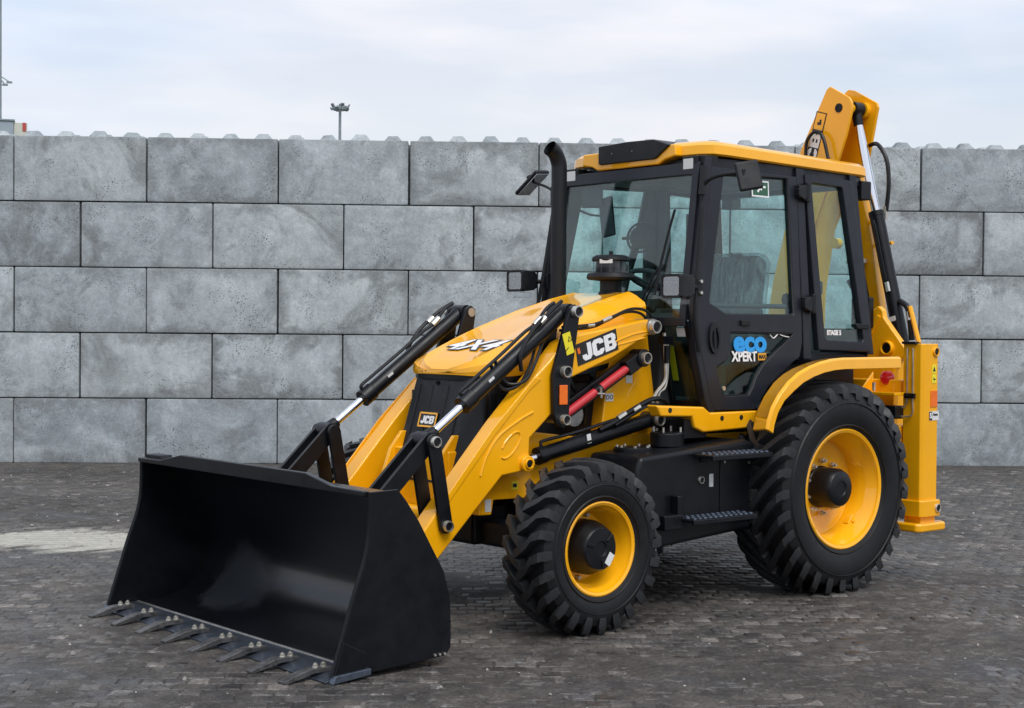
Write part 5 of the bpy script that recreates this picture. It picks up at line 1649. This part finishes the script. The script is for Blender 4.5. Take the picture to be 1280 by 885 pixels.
# yellow interior mirror seen through the windscreen
im = MB().box((.78, -.30, 2.44), (.02, .13, .27), Matrix.Rotation(rad(8), 3, 'X')).build('inner_mirror', 'cabgrey', BH_, 0.02)
MB().tube([(.80, -.56, 2.50), (.79, -.44, 2.46), (.785, -.31, 2.45)], .008, 6, 4).build('mirror_stalk', 'black', im)

# ------------------------------------------------------------------ rear frame and stabiliser legs
rear = MB().box((-.93, 0, .90), (.22, 1.86, .28)).box((-.93, 0, 1.30), (.12, 1.80, .10)).build('rear_frame', 'yellow', BH_, 0.012)
for s in (1, -1):
    leg = MB().prism([(-.835, .945), (-1.005, .945), (-1.032, .975), (-1.032, 1.075), (-1.005, 1.105), (-.860, 1.105), (-.835, 1.085)], .505, 1.600, 'z')
    leg = sided(leg, s).build('stabiliser_leg', 'yellow', BH_, 0.006)
    sided(MB().prism([(-.815, .930), (-1.030, .930), (-1.046, .95), (-1.046, 1.10), (-1.025, 1.122), (-.850, 1.122), (-.818, 1.10)], .425, .535, 'z'), s).build('collar', 'yellow', leg, 0.006)
    sided(MB().prism([(-.85, .955), (-1.015, .955), (-1.015, 1.09), (-.85, 1.09)], .36, .43, 'z'), s).build('inner_leg', 'yellow', leg, 0.004)
    sided(MB().prism([(-.765, .90), (-1.065, .90), (-1.10, .94), (-1.10, 1.10), (-1.065, 1.14), (-.80, 1.14), (-.765, 1.11)], .325, .385, 'z'), s).build('foot', 'yellow', leg, 0.016, seg=3)
    if s > 0:
        pin('pivot_pin', (-.995, 1.120, .480), .034, leg, .014, (0, 1, 0), 'zinc')
        pin('pivot_pin', (-.975, 1.103, 1.545), .036, leg, .016, (0, 1, 0), 'yellow')
        plate('warning_label', 'warn', leg, (-.960, 1.1055, 1.428), -X, Z, .050, .060, .002)
        strip_plate('label_print', 'ink', leg, [(-.016, -.016), (.016, -.016), (0, .016)], (-.960, 1.1078, 1.428), -X, Z, .001)
        plate('warning_label', 'warn', leg, (-.960, 1.1055, 1.362), -X, Z, .050, .060, .002)
        strip_plate('label_print', 'ink', leg, [(-.016, .010), (-.004, -.012), (.016, -.006), (.010, .004), (-.004, .0)], (-.960, 1.1078, 1.362), -X, Z, .001)
        plate('reflector', 'orange', leg, (-.960, 1.1055, 1.225), -X, Z, .075, .110, .004)
        plate('maker_label', 'paper', leg, (-.965, 1.1055, 1.110), -X, Z, .110, .062, .002)
        plate('maker_label_print', 'ink', leg, (-.925, 1.1078, 1.110), -X, Z, .032, .058, .001)
        text_mesh('maker_label_print', 'S', .05, 'white', leg, (-.925, 1.1094, 1.110), -X, Z, bold=.002, depth=.0006)
        text_mesh('maker_label_print', 'Amm', .028, 'ink', leg, (-.978, 1.1084, 1.118), -X, Z, bold=.001, depth=.0006, sx=.9)
        mb = MB()
        for y in (.985, 1.03):
            mb.tube([(-.826, y, 1.57), (-.826, y, 1.25), (-.826, y, 1.20)], .006, 6, 2)
        mb.tube([(-.826, .985, 1.20), (-.822, .96, 1.165), (-.80, .90, 1.16)], .006, 6, 4).tube([(-.826, 1.03, 1.20), (-.824, 1.02, 1.11), (-.80, .90, 1.105)], .006, 6, 4)
        mb.build('hydraulic_pipe', 'zinc', leg)
        MB().box((-.825, 1.008, 1.245), (.022, .085, .035)).box((-.83, 1.005, 1.605), (.05, .11, .018)).build('pipe_clamp', 'black', leg, 0.004)
# swing bracket, lamp tray
sb_ = MB().prism([(.30, .95), (.30, 1.48), (.44, 1.78), (.575, 1.865), (.615, 1.83), (.625, 1.78), (.80, 1.575), (.815, 1.52), (.76, 1.47), (.72, 1.40), (.72, .95)], -1.10, -1.045, 'x').build('swing_bracket', 'yellow', BH_, 0.012)
MB().prism([(.42, 1.56), (.575, 1.80), (.605, 1.785), (.46, 1.545)], -1.046, -1.030, 'x').build('bracket_rib', 'yellow', sb_, 0.004)
pin('pivot_pin', (-1.046, .665, 1.565), .058, sb_, .030, (1, 0, 0), 'yellow')
MB().box((-1.00, .475, 1.815), (.06, .16, .22)).build('control_box', 'black', sb_, 0.012)
for z in (1.76, 1.87):
    MB().cyl((-.97, .45, z), (-.963, .45, z), .013, n=10).build('box_bolt', 'zinc', sb_)
lt = MB().box((-.80, .80, 1.255), (.16, .32, .022)).prism([(-.72, 1.262), (-.875, 1.262), (-.875, 1.40)], .66, .672, 'y').build('lamp_tray', 'yellow', BH_, 0.004)
MB().lathe([(.045, 0), (.050, .014), (.045, .022), (.02, .027), (.0005, .028)], (-.885, .78, 1.36), V(.5, .3, 0), 20).build('red_tail_lamp', 'redlamp', lt)
MB().cyl((-.76, .76, 1.27), (-.76, .76, 1.33), .012, n=8).build('breather', 'zinc', lt)
MB().box((-.80, .80, 1.13), (.10, .30, .09)).build('valve_block', 'black', BH_, 0.01)

# ------------------------------------------------------------------ backhoe boom, folded across the rear of the cab
near_pl = [(.005, 3.500), (-.025, 3.482), (-.27, 3.04), (-.38, 2.56), (-.52, 2.07), (-.60, 1.62), (-.52, 1.05), (-.15, 1.05), (-.22, 1.50), (-.22, 2.0), (-.13, 2.50), (.0, 2.80), (.095, 2.96), (.155, 3.12), (.205, 3.30), (.205, 3.36), (.180, 3.400)]
boom = MB().prism(near_pl, -1.225, -1.200, 'x').build('backhoe_boom', 'yellow', BH_, 0.004)
part_label(boom, 'yellow backhoe boom folded upright behind the cab')
far_pl = [(.005, 3.500), (-.025, 3.482), (-.27, 3.04), (-.38, 2.56), (-.52, 2.07), (-.60, 1.62), (-.52, 1.05), (-.15, 1.05), (-.22, 1.50), (-.20, 2.0), (-.12, 2.45), (.02, 2.72), (.185, 2.93), (.215, 3.05), (.275, 3.34), (.262, 3.375), (.06, 3.488)]
MB().prism(far_pl, -1.445, -1.420, 'x').build('boom_plate', 'yellow', boom, 0.004)
MB().prism([(-.03, 3.47), (-.27, 3.035), (-.38, 2.555), (-.52, 2.07), (-.60, 1.62), (-.575, 1.62), (-.495, 2.07), (-.355, 2.55), (-.245, 3.025), (-.01, 3.44)], -1.42, -1.225, 'x').build('boom_web', 'yellow', boom)
MB().prism([(.02, 2.75), (-.10, 2.50), (-.20, 2.0), (-.24, 1.5), (-.26, 1.5), (-.22, 2.0), (-.12, 2.52), (.0, 2.77)], -1.42, -1.225, 'x').build('boom_web', 'yellow', boom)
MB().cyl((-1.445, .155, 3.325), (-1.226, .155, 3.325), .036, n=20).cyl((-1.42, .155, 3.325), (-1.375, .155, 3.325), .062, n=20).build('boom_pin', 'yellow', boom)
MB().lathe([(.034, 0), (.034, .004), (.022, .005), (.021, .001), (.0005, .001)], (-1.200, .090, 3.332), X, 18).build('pin_socket', 'black', boom)
# boom emblem running up the near plate
bu = (V(0, -.18, 3.20) - V(0, -.30, 2.90))
bu = V(0, .29, 1).normalized()
bvv = V(0, -1, .29).normalized()
def on_boom(a, b):
    return V(-1.1998, -.106, 3.180) + bu * a + bvv * b
strip_plate('emblem_frame', 'ink', boom, [(-.36, -.052), (.142, -.052), (.142, .050), (-.36, .050)], on_boom(0, 0), bu, bvv, .002)
strip_plate('emblem_panel', 'yellow', boom, [(.010, -.043), (.134, -.043), (.134, .041), (.010, .041)], on_boom(0, 0) + X * .0022, bu, bvv, .0015)
strip_plate('emblem_mark', 'ink', boom, [(.050, -.024), (.090, -.016), (.084, .004), (.068, -.004), (.064, .018), (.044, .012)], on_boom(0, 0) + X * .004, bu, bvv, .0012)
block_letters('emblem_lettering', 'JCB', 'white', boom, on_boom(-.175, 0) + X * .0025, bu, bvv, .090, 1.28)
# boom cylinder
C1, C2 = V(-1.315, .155, 3.325), V(-1.315, .592, 1.585)
d = (C2 - C1).normalized()
cl = MB().cyl(C1 + d * .80, C2, .053, n=26).cyl(C1 + d * .79, C1 + d * .83, .056, n=26).build('boom_cylinder', 'black', BH_, 0.003)
MB().cyl(C1 + d * .06, C1 + d * .81, .032, n=24).build('piston_rod', 'chrome', cl)
MB().cyl(C1 - X * .05, C1 + X * .05, .056, n=22).cyl(C1, C1 + d * .13, .042, .036, n=20).build('rod_eye', 'black', cl, 0.005)
sdv = V(0, d.z, -d.y)
if sdv.y > 0:
    sdv = -sdv
MB().tube([C1 + d * .86 + X * .052, C1 + d * .95 + X * .062 - sdv * .012, C1 + d * 1.2 + X * .062 - sdv * .012, C1 + d * 1.32 + X * .058 - sdv * .012], .010, 8, 5).build('cylinder_pipe', 'black', cl)
MB().cyl(C1 + d * 1.33 + X * .058 - sdv * .012, C1 + d * 1.40 + X * .058 - sdv * .012, .017, n=6).build('pipe_fitting', 'zinc', cl)
plate('part_label', 'paper', cl, C1 + d * 1.60 + X * .053, -sdv, -d, .05, .035, .003)
# hoses along the boom
MB().tube([(-1.18, -.20, 3.00), (-1.17, -.18, 3.11), (-1.16, -.10, 3.17), (-1.15, -.02, 3.13), (-1.15, .03, 2.98), (-1.15, .06, 2.85)], .013, 8, 8).build('boom_hose', 'hose', boom)
for k in range(3):
    o_ = .045 * k
    MB().tube([(-1.30, .02 + o_, 2.90), (-1.31, .08 + o_, 2.60), (-1.31, .16 + o_ * .7, 2.20), (-1.30, .26 + o_ * .6, 1.85), (-1.22, .36 + o_, 1.65), (-1.15, .45 + o_, 1.40)], .016, 8, 8).build('boom_hose', 'hose', boom)
MB().box((-1.30, .19, 2.20), (.05, .16, .035)).build('hose_clamp', 'zinc', boom, 0.004)
MB().tube([(-1.40, .22, 3.06), (-1.39, .30, 3.06), (-1.38, .385, 2.95), (-1.38, .41, 2.78), (-1.38, .395, 2.60), (-1.38, .385, 2.55)], .016, 8, 8).build('boom_hose', 'hose', boom)
MB().cyl((-1.38, .387, 2.60), (-1.38, .383, 2.50), .019, n=8).build('hose_fitting', 'zinc', boom)
MB().cyl((-1.38, .38, 2.52), (-1.42, .25, 2.50), .020, n=8).cyl((-1.38, .45, 2.33), (-1.42, .30, 2.33), .014, n=8).build('hose_port', 'yellow', boom)
MB().cyl((-1.20, .10, 2.33), (-1.15, .10, 2.33), .040, n=16).build('hose_boss', 'yellow', boom)
MB().tube([(-1.20, .20, 2.05), (-1.17, .30, 1.95), (-1.16, .42, 1.85), (-1.18, .52, 1.70)], .020, 8, 6).build('boom_hose', 'hose', boom)
MB().tube([(-1.30, .58, 1.90), (-1.27, .66, 1.86), (-1.25, .70, 1.78), (-1.25, .72, 1.62)], .022, 8, 6).build('boom_hose', 'hose', boom)
MB().cyl((-1.26, .685, 1.82), (-1.25, .705, 1.76), .026, n=8).build('hose_fitting', 'zinc', boom)
MB().cyl((-1.25, .70, 1.86), (-1.22, .80, 1.60), .018, n=8).build('guide_rod', 'yellow', boom)
MB().prism([(.03, 2.86), (.15, 2.88), (.29, 2.36), (.39, 1.77), (.45, 1.20), (.20, 1.20), (.18, 1.77), (.10, 2.36)], -1.42, -1.34, 'x').build('dipper_arm', 'yellow', BH_, 0.008)
kp = MB().box((-1.30, .0, 1.02), (.42, 1.30, .30)).box((-1.28, .45, 1.30), (.20, .40, .40)).build('kingpost', 'yellow', BH_, 0.02)
